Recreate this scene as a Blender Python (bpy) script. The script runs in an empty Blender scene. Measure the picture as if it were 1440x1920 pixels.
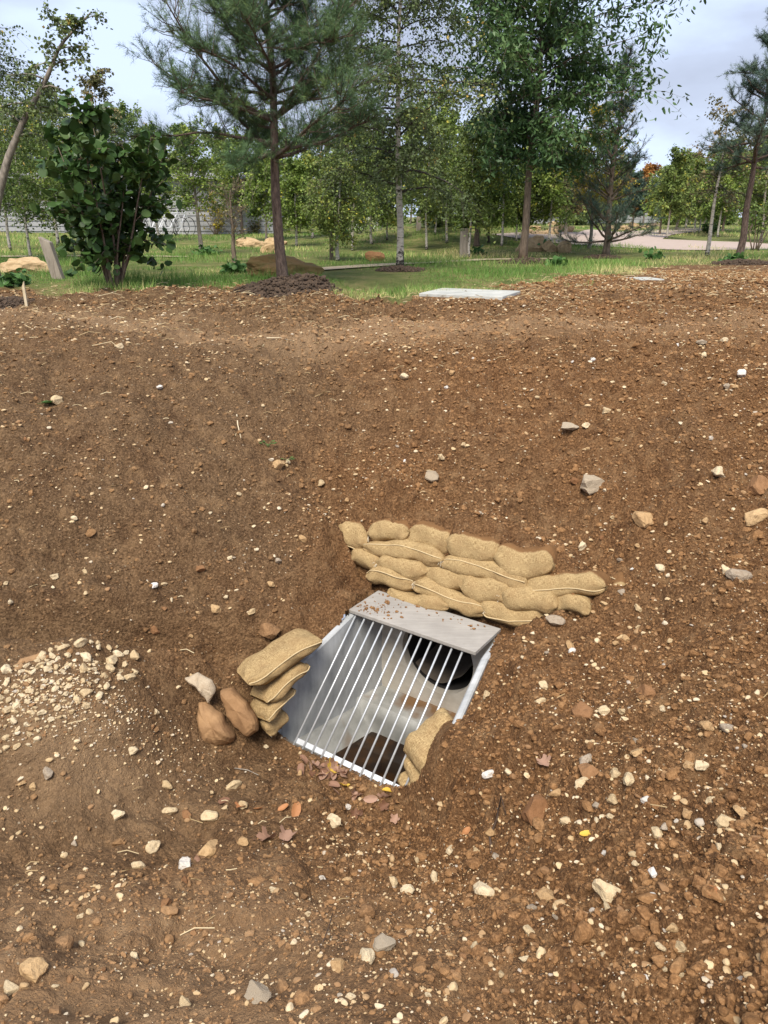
import bpy, math, random
import numpy as np
from mathutils import Vector, Matrix

# ------------------------------------------------------------------ camera
CAMZ = 1.6
PITCH = math.radians(21.0)
FPX = 1442.0
S = bpy.context.scene
cam_d = bpy.data.cameras.new("camera"); cam = bpy.data.objects.new("camera", cam_d)
S.collection.objects.link(cam)
cam.location = (0, 0, CAMZ); cam.rotation_euler = (math.radians(90) - PITCH, 0, 0)
cam_d.sensor_fit = 'VERTICAL'; cam_d.sensor_height = 24.0; cam_d.lens = 24.0 * FPX / 1920.0
cam_d.clip_start = 0.05; cam_d.clip_end = 2000
S.camera = cam
S.render.resolution_x = 768; S.render.resolution_y = 1024
S.view_settings.view_transform = 'Standard'; S.view_settings.look = 'None'
S.view_settings.gamma = 1; S.view_settings.exposure = 0.72

# ------------------------------------------------------------------ sky, sun
SUN_EL, SUN_AZ = math.radians(56), math.radians(192)     # azimuth from +Y towards +X
W = bpy.data.worlds.new("World"); S.world = W; W.use_nodes = True
nt = W.node_tree; nt.nodes.clear()
def N(t, k, **kw):
    n = t.nodes.new(k)
    for a, b in kw.items(): setattr(n, a, b)
    return n
out = N(nt, 'ShaderNodeOutputWorld'); bg = N(nt, 'ShaderNodeBackground')
sky = N(nt, 'ShaderNodeTexSky'); sky.sky_type = 'NISHITA'; sky.sun_disc = False
sky.sun_elevation = SUN_EL; sky.sun_rotation = SUN_AZ; sky.dust_density = 2.0
tc = N(nt, 'ShaderNodeTexCoord'); mp = N(nt, 'ShaderNodeMapping'); mp.inputs['Scale'].default_value = (1.0, 1.0, 2.6)
mp.inputs['Location'].default_value = (0.35, 0.2, 0.1)
ns = N(nt, 'ShaderNodeTexNoise'); ns.inputs['Scale'].default_value = 2.6; ns.inputs['Detail'].default_value = 7; ns.inputs['Roughness'].default_value = 0.5
cr = N(nt, 'ShaderNodeValToRGB')
cr.color_ramp.elements[0].position = 0.40; cr.color_ramp.elements[0].color = (4.3, 4.75, 6.1, 1)
cr.color_ramp.elements[1].position = 0.60; cr.color_ramp.elements[1].color = (6.8, 8.0, 10.4, 1)
e = cr.color_ramp.elements.new(0.5); e.color = (5.2, 5.85, 7.5, 1)
mx = N(nt, 'ShaderNodeMix', data_type='RGBA'); mx.inputs[0].default_value = 0.86
nt.links.new(tc.outputs['Generated'], mp.inputs[0]); nt.links.new(mp.outputs[0], ns.inputs['Vector'])
nt.links.new(ns.outputs['Fac'], cr.inputs[0]); nt.links.new(sky.outputs[0], mx.inputs[6]); nt.links.new(cr.outputs[0], mx.inputs[7])
nt.links.new(mx.outputs[2], bg.inputs[0]); bg.inputs[1].default_value = 0.080
nt.links.new(bg.outputs[0], out.inputs[0])
sl = bpy.data.lights.new("sun", 'SUN'); so = bpy.data.objects.new("sun", sl); S.collection.objects.link(so)
sl.energy = 3.3; sl.angle = math.radians(26); sl.color = (1.0, 0.93, 0.82)
sd = Vector((math.sin(SUN_AZ) * math.cos(SUN_EL), math.cos(SUN_AZ) * math.cos(SUN_EL), math.sin(SUN_EL)))
so.rotation_euler = sd.to_track_quat('Z', 'Y').to_euler()

# ------------------------------------------------------------------ helpers
C = S.collection
rng = np.random.default_rng(7)
cP, sP = math.cos(PITCH), math.sin(PITCH)
def rayd(u, v):
    x = (u - 720) / FPX; y = (960 - v) / FPX
    return np.array([x, cP + y * sP, -sP + y * cP])
def atz(u, v, zc):                     # zc relative to the camera height
    r = rayd(u, v); p = r * zc / r[2]; return np.array([p[0], p[1], zc + CAMZ])

def tag(o, label=None, cat=None, group=None, kind=None):
    if label: o['label'] = label
    if cat: o['category'] = cat
    if group: o['group'] = group
    if kind: o['kind'] = kind
    return o
def empty(name, loc, rz=0.0):
    o = bpy.data.objects.new(name, None); C.objects.link(o); o.location = [float(a) for a in loc]; o.rotation_euler = (0, 0, rz)
    o.empty_display_size = 0.2
    return o

class MB:
    def __init__(s): s.V = []; s.F = []; s.A = []; s.n = 0
    def add(s, v, f, a=0.5):
        v = np.asarray(v, float).reshape(-1, 3); f = np.asarray(f, int)
        if len(v) == 0: return
        s.V.append(v); s.F.append(f + s.n); s.n += len(v)
        s.A.append(np.broadcast_to(np.asarray(a, float), (len(v),)).copy())
    def polys(s, P, a=0.5):            # P (N,k,3)
        n, k = P.shape[:2]
        if n == 0: return
        if np.ndim(a): a = np.repeat(a, k)
        s.add(P.reshape(-1, 3), np.arange(n * k).reshape(n, k), a)
    def mesh(s, name, mat=None, smooth=False, origin=None):
        V = np.concatenate(s.V)
        if origin is not None: V = V - np.asarray(origin, float)
        m = bpy.data.meshes.new(name)
        m.vertices.add(len(V)); m.vertices.foreach_set('co', V.astype(np.float32).ravel())
        L = np.concatenate([f.ravel() for f in s.F]); tot = np.concatenate([np.full(len(f), f.shape[1]) for f in s.F])
        m.loops.add(len(L)); m.loops.foreach_set('vertex_index', L.astype(np.int32))
        st = np.concatenate([[0], np.cumsum(tot)[:-1]])
        m.polygons.add(len(tot)); m.polygons.foreach_set('loop_start', st.astype(np.int32))
        m.polygons.foreach_set('use_smooth', np.full(len(tot), smooth))
        at = m.attributes.new('rnd', 'FLOAT', 'POINT'); at.data.foreach_set('value', np.concatenate(s.A).astype(np.float32))
        if mat: m.materials.append(mat)
        m.update(calc_edges=True); return m
    def build(s, name, mat=None, parent=None, smooth=False, origin=None):
        if origin is None and parent is not None: origin = parent.location
        m = s.mesh(name, mat, smooth, origin)
        o = bpy.data.objects.new(name, m); C.objects.link(o)
        if parent is not None: o.parent = parent
        elif origin is not None: o.location = [float(a) for a in origin]
        return o

def frame(d):
    d = d / (np.linalg.norm(d) + 1e-12)
    a = np.array([0, 0, 1.0]) if abs(d[2]) < 0.9 else np.array([1.0, 0, 0])
    x = np.cross(a, d); x /= np.linalg.norm(x); return x, np.cross(d, x), d
def tube(mb, pts, rad, n=6, a=0.5, cap=True):
    pts = np.asarray(pts, float); k = len(pts); rad = np.broadcast_to(rad, (k,))
    T = np.gradient(pts, axis=0); x, y, _ = frame(T[0]); th = np.arange(n) * 2 * np.pi / n
    V = []
    for i in range(k):
        t = T[i] / (np.linalg.norm(T[i]) + 1e-12); x = x - t * (x @ t); x /= np.linalg.norm(x) + 1e-12; y = np.cross(t, x)
        V.append(pts[i] + rad[i] * (np.cos(th)[:, None] * x + np.sin(th)[:, None] * y))
    V = np.concatenate(V); i = np.arange(k - 1)[:, None] * n; j = np.arange(n)[None]
    j2 = (j + 1) % n
    F = np.stack([i + j, i + j2, i + n + j2, i + n + j], -1).reshape(-1, 4)
    b = mb.n; mb.add(V, F, a)
    if cap and n > 3:
        for o_, rev in ((0, True), ((k - 1) * n, False)):
            idx = list(range(n)); idx = idx[::-1] if rev else idx
            mb.F.append(np.array([[b + o_ + q for q in idx]]))
def box(mb, c, ax, h, a=0.5, bev=0.0):
    """oriented box: centre, 3 axes, half sizes; bevelled edges when bev>0"""
    c = np.asarray(c, float); ax = np.asarray(ax, float); h = np.asarray(h, float)
    if bev <= 0:
        q = np.array([[x, y, z] for z in (-1, 1) for y in (-1, 1) for x in (-1, 1)]) * h
        F = [[0, 2, 3, 1], [4, 5, 7, 6], [0, 1, 5, 4], [2, 6, 7, 3], [0, 4, 6, 2], [1, 3, 7, 5]]
        mb.add(c + q @ ax, F, a); return
    import bmesh
    bm = bmesh.new(); bmesh.ops.create_cube(bm, size=2)
    for v in bm.verts: v.co = Vector((v.co.x * h[0], v.co.y * h[1], v.co.z * h[2]))
    bmesh.ops.bevel(bm, geom=bm.edges[:], offset=bev, segments=2, affect='EDGES', profile=0.6)
    bm.verts.index_update(); V = np.array([v.co[:] for v in bm.verts]); by = {}
    for f_ in bm.faces: by.setdefault(len(f_.verts), []).append([v.index for v in f_.verts])
    bm.free(); b = mb.n; mb.add(c + V @ ax, np.array(list(by.values())[0]), a)
    for g in list(by.values())[1:]: mb.F.append(np.array(g) + b)

# numpy value noise
def _h(ix, iy, iz, s):
    h = (ix * 374761393 + iy * 668265263 + iz * 2147483647 + s * 974634777) & 0xffffffff
    h = ((h ^ (h >> 13)) * 1274126177) & 0xffffffff
    h = (h ^ (h >> 16)); h = (h * 2246822519) & 0xffffffff
    return ((h ^ (h >> 15)) & 0xffffff) / float(0xffffff)
def noise2(x, y, s=0):
    ix = np.floor(x).astype(np.int64); iy = np.floor(y).astype(np.int64); fx = x - ix; fy = y - iy
    fx = fx * fx * fx * (fx * (fx * 6 - 15) + 10); fy = fy * fy * fy * (fy * (fy * 6 - 15) + 10)
    z = np.zeros_like(ix)
    a = _h(ix, iy, z, s); b = _h(ix + 1, iy, z, s); c = _h(ix, iy + 1, z, s); d = _h(ix + 1, iy + 1, z, s)
    return (a * (1 - fx) + b * fx) * (1 - fy) + (c * (1 - fx) + d * fx) * fy - 0.5
def fbm2(x, y, s=0, o=4, g=0.5):
    r = 0; a = 1
    for i in range(o): r = r + a * noise2(x * 2 ** i + 13.1 * i, y * 2 ** i - 7.7 * i, s + i); a *= g
    return r
def noise3(p, s=0):
    i = np.floor(p).astype(np.int64); f = p - i; f = f * f * (3 - 2 * f); r = 0
    for dx in (0, 1):
        for dy in (0, 1):
            for dz in (0, 1):
                w = (f[:, 0] if dx else 1 - f[:, 0]) * (f[:, 1] if dy else 1 - f[:, 1]) * (f[:, 2] if dz else 1 - f[:, 2])
                r = r + w * _h(i[:, 0] + dx, i[:, 1] + dy, i[:, 2] + dz, s)
    return r - 0.5

# ------------------------------------------------------------------ materials
def material(name):
    m = bpy.data.materials.new(name); m.use_nodes = True; t = m.node_tree
    return m, t, t.nodes['Principled BSDF']
def lk(t, a, b): t.links.new(a, b)
def ramp(t, fac, stops, interp='LINEAR'):
    r = N(t, 'ShaderNodeValToRGB'); r.color_ramp.interpolation = interp
    els = r.color_ramp.elements
    while len(els) < len(stops): els.new(0.5)
    for e_, (p, c) in zip(els, stops): e_.position = p; e_.color = (*c, 1)
    if fac is not None: lk(t, fac, r.inputs[0])
    return r.outputs[0]
def tnoise(t, scale, detail=4, rough=0.55, vec=None, dist=0.0):
    n = N(t, 'ShaderNodeTexNoise'); n.inputs['Scale'].default_value = scale; n.inputs['Detail'].default_value = detail
    n.inputs['Roughness'].default_value = rough; n.inputs['Distortion'].default_value = dist
    if vec is not None: lk(t, vec, n.inputs['Vector'])
    return n.outputs['Fac']
def objco(t, sc=None):
    c = N(t, 'ShaderNodeTexCoord').outputs['Object']
    if sc:
        m = N(t, 'ShaderNodeMapping'); m.inputs['Scale'].default_value = sc; lk(t, c, m.inputs[0]); c = m.outputs[0]
    return c
def mixc(t, f, a, b, mode='MIX'):
    m = N(t, 'ShaderNodeMix', data_type='RGBA', blend_type=mode)
    for s_, v in ((m.inputs[0], f), (m.inputs[6], a), (m.inputs[7], b)):
        if isinstance(v, (int, float)): s_.default_value = v
        elif isinstance(v, tuple): s_.default_value = (*v, 1)
        else: lk(t, v, s_)
    return m.outputs[2]
def mathn(t, op, a, b=None, clamp=False):
    m = N(t, 'ShaderNodeMath', operation=op, use_clamp=clamp)
    for s_, v in ((m.inputs[0], a), (m.inputs[1], b)):
        if v is None: continue
        if isinstance(v, (int, float)): s_.default_value = v
        else: lk(t, v, s_)
    return m.outputs[0]
def attr(t, n): a = N(t, 'ShaderNodeAttribute'); a.attribute_name = n; return a
def bump(t, b, h, strength=0.5, dist=0.01):
    n = N(t, 'ShaderNodeBump'); n.inputs['Strength'].default_value = strength; n.inputs['Distance'].default_value = dist
    lk(t, h, n.inputs['Height']); lk(t, n.outputs[0], b.inputs['Normal']); return n

def soil_colour(t, co):
    big = tnoise(t, 1.1, 4, 0.55, co); mid = tnoise(t, 9, 5, 0.65, co); fine = tnoise(t, 75, 4, 0.7, co)
    red = ramp(t, fine, [(0.30, (0.076, 0.038, 0.017)), (0.5, (0.209, 0.106, 0.045)), (0.70, (0.431, 0.241, 0.111))])
    grey = ramp(t, fine, [(0.30, (0.065, 0.039, 0.020)), (0.5, (0.175, 0.104, 0.052)), (0.70, (0.350, 0.222, 0.121))])
    g = attr(t, 'grey').outputs['Fac']
    g = mathn(t, 'ADD', g, mathn(t, 'MULTIPLY', mathn(t, 'SUBTRACT', big, 0.5), 1.6), True)
    c = mixc(t, g, red, grey)
    c = mixc(t, ramp(t, tnoise(t, 5.5, 6, 0.75, co), [(0.34, (0.75, 0.75, 0.75)), (0.52, (0, 0, 0))]), c, mixc(t, 1.0, c, (0.52, 0.47, 0.45), 'MULTIPLY'))
    dust = ramp(t, mid, [(0.52, (0, 0, 0)), (0.72, (1, 1, 1))])
    c = mixc(t, mathn(t, 'MULTIPLY', dust, 0.5), c, (0.42, 0.26, 0.13))
    d = attr(t, 'dust').outputs['Fac']
    c = mixc(t, mathn(t, 'MULTIPLY', d, mathn(t, 'ADD', mathn(t, 'MULTIPLY', mid, 0.7), 0.25)), c, (0.44, 0.29, 0.165))
    return c, mid, fine

def m_ground():
    m, t, b = material('ground'); co = objco(t)
    c, mid, fine = soil_colour(t, co)
    # pale chips of limestone bedded in the soil
    v = N(t, 'ShaderNodeTexVoronoi'); v.inputs['Scale'].default_value = 62; lk(t, co, v.inputs['Vector'])
    sep = N(t, 'ShaderNodeSeparateColor'); lk(t, v.outputs['Color'], sep.inputs[0])
    gate = mathn(t, 'GREATER_THAN', sep.outputs[0], 0.87)
    thr = mathn(t, 'MULTIPLY', sep.outputs[1], 0.36)
    chip = mathn(t, 'MULTIPLY', gate, mathn(t, 'LESS_THAN', v.outputs['Distance'], thr))
    cc = ramp(t, sep.outputs[2], [(0.0, (0.28, 0.15, 0.07)), (0.5, (0.48, 0.34, 0.19)), (1.0, (0.62, 0.52, 0.38))])
    c = mixc(t, mathn(t, 'MULTIPLY', chip, 0.85), c, cc)
    g = attr(t, 'grass').outputs['Fac']
    gn = tnoise(t, 2.2, 6, 0.7, co)
    gc = ramp(t, gn, [(0.3, (0.085, 0.115, 0.030)), (0.5, (0.17, 0.19, 0.06)), (0.7, (0.30, 0.24, 0.11))])
    gf = mathn(t, 'ADD', g, mathn(t, 'MULTIPLY', mathn(t, 'SUBTRACT', tnoise(t, 1.6, 6, 0.7, co), 0.5), 1.3), True)
    gf = ramp(t, gf, [(0.38, (0, 0, 0)), (0.62, (1, 1, 1))])
    gf = mathn(t, 'MULTIPLY', gf, mathn(t, 'GREATER_THAN', g, 0.02))
    c = mixc(t, gf, c, gc)
    lk(t, c, b.inputs['Base Color']); b.inputs['Roughness'].default_value = 0.93; b.inputs['Specular IOR Level'].default_value = 0.15
    h = mathn(t, 'ADD', mathn(t, 'ADD', tnoise(t, 45, 5, 0.75, co), mathn(t, 'MULTIPLY', tnoise(t, 16, 3, 0.6, co), 1.4)), mathn(t, 'MULTIPLY', chip, 0.35))
    h2 = mathn(t, 'ADD', h, mathn(t, 'MULTIPLY', tnoise(t, 160, 3, 0.6, co), 0.35))
    bump(t, b, h2, 1.0, 0.034)
    return m
def m_clod():
    m, t, b = material('soil_clod'); co = objco(t)
    c, mid, fine = soil_colour(t, co)
    r = attr(t, 'rnd').outputs['Fac']
    c = mixc(t, mathn(t, 'MULTIPLY', r, 0.55), c, (0.34, 0.185, 0.080))
    lk(t, c, b.inputs['Base Color']); b.inputs['Roughness'].default_value = 0.95; b.inputs['Specular IOR Level'].default_value = 0.12
    bump(t, b, tnoise(t, 120, 4, 0.7, co), 0.8, 0.008); return m
def m_stone(name, stops, dirt=(0.19, 0.095, 0.04), scale=22, dirtamt=0.5):
    m, t, b = material(name); co = objco(t)
    info = N(t, 'ShaderNodeObjectInfo').outputs['Random']
    r = mathn(t, 'FRACT', mathn(t, 'ADD', attr(t, 'rnd').outputs['Fac'], info))
    c = ramp(t, r, stops)
    n = tnoise(t, scale, 5, 0.65, co)
    c = mixc(t, mathn(t, 'MULTIPLY', ramp(t, n, [(0.45, (0, 0, 0)), (0.72, (1, 1, 1))]), dirtamt), c, dirt)
    n2 = tnoise(t, scale * 5, 3, 0.6, co)
    c = mixc(t, mathn(t, 'MULTIPLY', n2, 0.4), c, mixc(t, 1.0, c, (0.55, 0.5, 0.44), 'MULTIPLY'))
    lk(t, c, b.inputs['Base Color']); b.inputs['Roughness'].default_value = 0.85; b.inputs['Specular IOR Level'].default_value = 0.25
    bump(t, b, mathn(t, 'ADD', n, mathn(t, 'MULTIPLY', n2, 0.4)), 0.7, 0.012); return m
def m_leaf(name, stops, rough=0.5, trans=0.25):
    m, t, b = material(name); r = attr(t, 'rnd').outputs['Fac']; c = ramp(t, r, stops)
    lk(t, c, b.inputs['Base Color']); b.inputs['Roughness'].default_value = rough; b.inputs['Specular IOR Level'].default_value = 0.3
    tr = N(t, 'ShaderNodeBsdfTranslucent'); lk(t, c, tr.inputs[0]); ms = N(t, 'ShaderNodeMixShader'); ms.inputs[0].default_value = trans
    o = t.nodes['Material Output']; lk(t, b.outputs[0], ms.inputs[1]); lk(t, tr.outputs[0], ms.inputs[2]); lk(t, ms.outputs[0], o.inputs[0]); return m
def m_bark(name, a, c_, sc=(30, 30, 6), bs=0.8):
    m, t, b = material(name); n = tnoise(t, 1.0, 5, 0.7, objco(t, sc)); lk(t, ramp(t, n, [(0.35, a), (0.62, c_)]), b.inputs['Base Color'])
    b.inputs['Roughness'].default_value = 0.9; bump(t, b, n, bs, 0.02); return m
def m_birch():
    m, t, b = material('birch_bark'); co = objco(t, (9, 9, 26)); n = tnoise(t, 1.0, 4, 0.7, co, 0.6)
    co2 = objco(t, (3, 3, 5)); n2 = tnoise(t, 1.0, 3, 0.5, co2)
    r = attr(t, 'rnd').outputs['Fac']
    k = mathn(t, 'ADD', n, mathn(t, 'MULTIPLY', mathn(t, 'SUBTRACT', r, 0.5), 0.5))
    c = ramp(t, k, [(0.40, (0.04, 0.033, 0.028)), (0.46, (0.42, 0.39, 0.34)), (0.7, (0.66, 0.62, 0.55))])
    c = mixc(t, mathn(t, 'MULTIPLY', n2, 0.5), c, mixc(t, 1.0, c, (0.75, 0.6, 0.48), 'MULTIPLY'))
    lk(t, c, b.inputs['Base Color']); b.inputs['Roughness'].default_value = 0.8; bump(t, b, n, 0.5, 0.01); return m
def m_burlap():
    m, t, b = material('burlap'); co = N(t, 'ShaderNodeUVMap').outputs[0]
    w = []
    for sc_ in ((45, 330, 1), (330, 45, 1)):           # uneven warp and weft threads
        q = N(t, 'ShaderNodeMapping'); q.inputs['Scale'].default_value = sc_; lk(t, co, q.inputs[0]); w.append(tnoise(t, 1.0, 2, 0.5, q.outputs[0], 0.4))
    wv = mathn(t, 'MAXIMUM', w[0], w[1]); oc = objco(t)
    n = tnoise(t, 7, 5, 0.6, oc); n2 = tnoise(t, 90, 3, 0.6, oc)
    c = ramp(t, wv, [(0.42, (0.21, 0.138, 0.062)), (0.68, (0.53, 0.385, 0.195))])
    c = mixc(t, mathn(t, 'MULTIPLY', n2, 0.35), c, (0.34, 0.235, 0.115))
    c = mixc(t, ramp(t, n, [(0.42, (0, 0, 0)), (0.72, (0.75, 0.75, 0.75))]), c, (0.27, 0.17, 0.08))
    s = attr(t, 'rnd').outputs['Fac']     # soil that has spilled over the upper back of the bag
    k = mathn(t, 'ADD', s, mathn(t, 'MULTIPLY', mathn(t, 'SUBTRACT', tnoise(t, 16, 5, 0.7, oc), 0.5), 0.55))
    c = mixc(t, ramp(t, k, [(0.50, (0, 0, 0)), (0.66, (0.9, 0.9, 0.9))]), c, (0.17, 0.082, 0.033))
    lk(t, c, b.inputs['Base Color']); b.inputs['Roughness'].default_value = 0.95; b.inputs['Specular IOR Level'].default_value = 0.1
    bump(t, b, mathn(t, 'ADD', mathn(t, 'ADD', wv, n2), mathn(t, 'MULTIPLY', tnoise(t, 22, 4, 0.6, oc), 3.0)), 0.5, 0.006); return m
def m_concrete(name, a, c_, streak=(4, 30, 4), stain=None, rough=0.75):
    m, t, b = material(name); oc = objco(t); n = tnoise(t, 5, 6, 0.6, oc); n2 = tnoise(t, 1.0, 4, 0.6, objco(t, streak)); n3 = tnoise(t, 150, 3, 0.6, oc)
    k = mathn(t, 'ADD', mathn(t, 'MULTIPLY', n, 0.55), mathn(t, 'MULTIPLY', n2, 0.45))
    c = ramp(t, k, [(0.36, a), (0.62, c_)])
    if stain:
        c = mixc(t, ramp(t, attr(t, 'rnd').outputs['Fac'], [(0.45, (0, 0, 0)), (0.85, (0.9, 0.9, 0.9))]), c, stain)
    lk(t, c, b.inputs['Base Color']); b.inputs['Roughness'].default_value = rough; b.inputs['Specular IOR Level'].default_value = 0.35
    bump(t, b, mathn(t, 'ADD', n2, mathn(t, 'MULTIPLY', n3, 0.6)), 0.3, 0.006); return m
def m_plain(name, col, rough=0.6, metal=0.0, var=0.3, sc=30):
    m, t, b = material(name); n = tnoise(t, sc, 4, 0.6, objco(t))
    lk(t, mixc(t, n, tuple(v * (1 - var) for v in col), tuple(min(1, v * (1 + var)) for v in col)), b.inputs['Base Color'])
    b.inputs['Roughness'].default_value = rough; b.inputs['Metallic'].default_value = metal; return m

M = dict(
    ground=m_ground(), clod=m_clod(), burlap=m_burlap(),
    cream=m_stone('cream_stone', [(0, (0.56, 0.42, 0.24)), (0.5, (0.66, 0.52, 0.32)), (1, (0.74, 0.62, 0.42))], dirtamt=0.4, scale=3),
    white=m_stone('white_stone', [(0, (0.66, 0.60, 0.52)), (1, (0.80, 0.76, 0.70))], dirtamt=0.2, scale=3),
    ochre=m_stone('ochre_stone', [(0, (0.46, 0.29, 0.14)), (1, (0.58, 0.40, 0.21))], scale=3),
    rust=m_stone('rust_stone', [(0, (0.24, 0.115, 0.05)), (1, (0.33, 0.18, 0.085))], dirtamt=0.6, scale=3),
    brownrock=m_stone('brown_rock', [(0, (0.30, 0.17, 0.08)), (1, (0.38, 0.23, 0.115))], dirt=(0.17, 0.09, 0.042), scale=7, dirtamt=0.8),
    grey=m_stone('grey_stone', [(0, (0.38, 0.31, 0.23)), (1, (0.52, 0.44, 0.34))], dirtamt=0.45, scale=4),
    tan=m_stone('tan_mortar', [(0, (0.46, 0.37, 0.26)), (1, (0.54, 0.45, 0.33))], scale=30, dirtamt=0.35),
    pebble=m_stone('pebble', [(0, (0.24, 0.13, 0.06)), (0.25, (0.34, 0.20, 0.10)), (0.4, (0.52, 0.37, 0.20)), (0.75, (0.64, 0.49, 0.29)), (0.92, (0.70, 0.59, 0.42)), (1, (0.42, 0.37, 0.31))], dirtamt=0.25, scale=8),
    boulder=m_stone('boulder', [(0, (0.48, 0.33, 0.17)), (1, (0.58, 0.43, 0.26))], dirt=(0.22, 0.14, 0.06), scale=3, dirtamt=0.8),
    mossy=m_stone('mossy_boulder', [(0, (0.20, 0.125, 0.05)), (1, (0.24, 0.15, 0.06))], dirt=(0.10, 0.095, 0.028), scale=3, dirtamt=0.9),
    conc=m_concrete('precast_concrete', (0.27, 0.28, 0.285), (0.45, 0.46, 0.46)),
    concbk=m_concrete('pipe_wall_concrete', (0.38, 0.34, 0.28), (0.54, 0.50, 0.43), (5, 5, 14)),
    lid=m_concrete('lid_concrete', (0.27, 0.25, 0.225), (0.37, 0.345, 0.31), (5, 60, 5)),
    basin=m_concrete('basin_concrete', (0.20, 0.20, 0.185), (0.36, 0.355, 0.33), (6, 6, 6), stain=(0.15, 0.07, 0.018), rough=0.5),
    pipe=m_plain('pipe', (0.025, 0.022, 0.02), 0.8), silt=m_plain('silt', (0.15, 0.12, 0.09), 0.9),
    galv=m_plain('galvanised_steel', (0.62, 0.64, 0.66), 0.48, 0.5, 0.22, 40),
    seam=m_plain('seam', (0.50, 0.38, 0.21), 0.9), twine=m_plain('twine', (0.62, 0.55, 0.42), 0.9),
    slab=m_concrete('slab_concrete', (0.34, 0.35, 0.32), (0.52, 0.52, 0.48)),
    wood=m_bark('grey_timber', (0.20, 0.165, 0.13), (0.36, 0.31, 0.25), (40, 40, 3), 0.5),
    fresh=m_bark('fresh_wood', (0.50, 0.40, 0.24), (0.66, 0.55, 0.38), (60, 60, 6), 0.4),
    twig=m_bark('twig_bark', (0.05, 0.03, 0.02), (0.12, 0.075, 0.05)),
    straw=m_leaf('straw', [(0, (0.20, 0.13, 0.06)), (0.5, (0.40, 0.29, 0.15)), (1, (0.58, 0.48, 0.30))], 0.8, 0.1),
    pinebark=m_bark('pine_bark', (0.045, 0.028, 0.02), (0.165, 0.115, 0.088), (40, 40, 12), 1.0),
    brown=m_bark('brown_bark', (0.09, 0.065, 0.045), (0.22, 0.165, 0.12)), grey_b=m_bark('grey_bark', (0.12, 0.10, 0.08), (0.30, 0.26, 0.21), (20, 20, 8), 0.5),
    dark_b=m_bark('dark_bark', (0.03, 0.022, 0.018), (0.09, 0.065, 0.05)), birch=m_birch(),
    l_pine=m_leaf('pine_needles', [(0, (0.036, 0.072, 0.032)), (0.6, (0.084, 0.150, 0.058)), (1, (0.166, 0.230, 0.070))], 0.55, 0.1),
    l_pine2=m_leaf('blue_pine_needles', [(0, (0.047, 0.088, 0.065)), (0.6, (0.101, 0.155, 0.108)), (1, (0.162, 0.209, 0.128))], 0.55, 0.1),
    l_birch=m_leaf('birch_leaves', [(0, (0.090, 0.132, 0.035)), (0.6, (0.190, 0.254, 0.062)), (0.9, (0.337, 0.376, 0.088)), (1, (0.764, 0.618, 0.088))]),
    l_birch2=m_leaf('dark_birch_leaves', [(0, (0.074, 0.103, 0.046)), (0.7, (0.152, 0.203, 0.070)), (0.95, (0.281, 0.323, 0.088)), (1, (0.656, 0.461, 0.123))]),
    l_brownish=m_leaf('browning_leaves', [(0, (0.080, 0.088, 0.040)), (0.5, (0.176, 0.168, 0.072)), (1, (0.432, 0.304, 0.144))]),
    l_hazel=m_leaf('hazel_leaves', [(0, (0.029, 0.063, 0.015)), (0.7, (0.060, 0.121, 0.028)), (0.95, (0.121, 0.170, 0.054)), (1, (0.227, 0.269, 0.122))], 0.45, 0.15),
    l_cherry=m_leaf('cherry_leaves', [(0, (0.037, 0.083, 0.030)), (0.7, (0.083, 0.151, 0.048)), (1, (0.184, 0.276, 0.101))], 0.4, 0.18),
    l_green=m_leaf('green_leaves', [(0, (0.098, 0.154, 0.032)), (0.6, (0.205, 0.288, 0.056)), (1, (0.410, 0.461, 0.106))]),
    l_mid=m_leaf('mid_green_leaves', [(0, (0.078, 0.128, 0.032)), (0.6, (0.157, 0.232, 0.053)), (1, (0.326, 0.365, 0.097))]),
    l_yellow=m_leaf('yellow_leaves', [(0, (0.200, 0.190, 0.030)), (0.6, (0.420, 0.340, 0.030)), (1, (0.600, 0.460, 0.040))], 0.5, 0.35),
    l_orange=m_leaf('orange_leaves', [(0, (0.242, 0.110, 0.033)), (1, (0.462, 0.220, 0.055))]),
    l_weed=m_leaf('weed_leaves', [(0, (0.044, 0.110, 0.031)), (1, (0.110, 0.220, 0.055))], 0.5, 0.2),
    grass=m_leaf('grass_blades', [(0, (0.088, 0.184, 0.032)), (0.55, (0.184, 0.320, 0.064)), (0.8, (0.320, 0.400, 0.112)), (1, (0.700, 0.576, 0.272))], 0.6, 0.25),
    dl_brown=m_leaf('dead_leaf_brown', [(0, (0.16, 0.075, 0.04)), (1, (0.33, 0.19, 0.125))], 0.7, 0.1),
    dl_pink=m_leaf('dead_leaf_pink', [(0, (0.30, 0.17, 0.11)), (1, (0.44, 0.28, 0.20))], 0.7, 0.1),
    dl_yellow=m_leaf('dead_leaf_yellow', [(0, (0.62, 0.38, 0.04)), (1, (0.75, 0.52, 0.10))], 0.6, 0.15),
    dl_orange=m_leaf('dead_leaf_orange', [(0, (0.36, 0.15, 0.06)), (1, (0.50, 0.24, 0.10))], 0.6, 0.15),
    wallp=m_plain('pale_panel', (0.36, 0.36, 0.37), 0.7, 0, 0.06, 3), joint=m_plain('panel_joint', (0.2, 0.2, 0.21), 0.8),
    roof=m_plain('grey_roof', (0.22, 0.21, 0.22), 0.8, 0, 0.1, 2), glass=m_plain('window_glass', (0.05, 0.06, 0.07), 0.15),
    path=m_plain('pale_path', (0.44, 0.35, 0.23), 0.9, 0, 0.15, 8), road=m_plain('pink_road', (0.40, 0.315, 0.265), 0.9, 0, 0.08, 4),
    rubber=m_plain('rubber', (0.02, 0.02, 0.02), 0.7), bikew=m_plain('white_paint', (0.7, 0.7, 0.72), 0.4, 0, 0.05),
)
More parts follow.
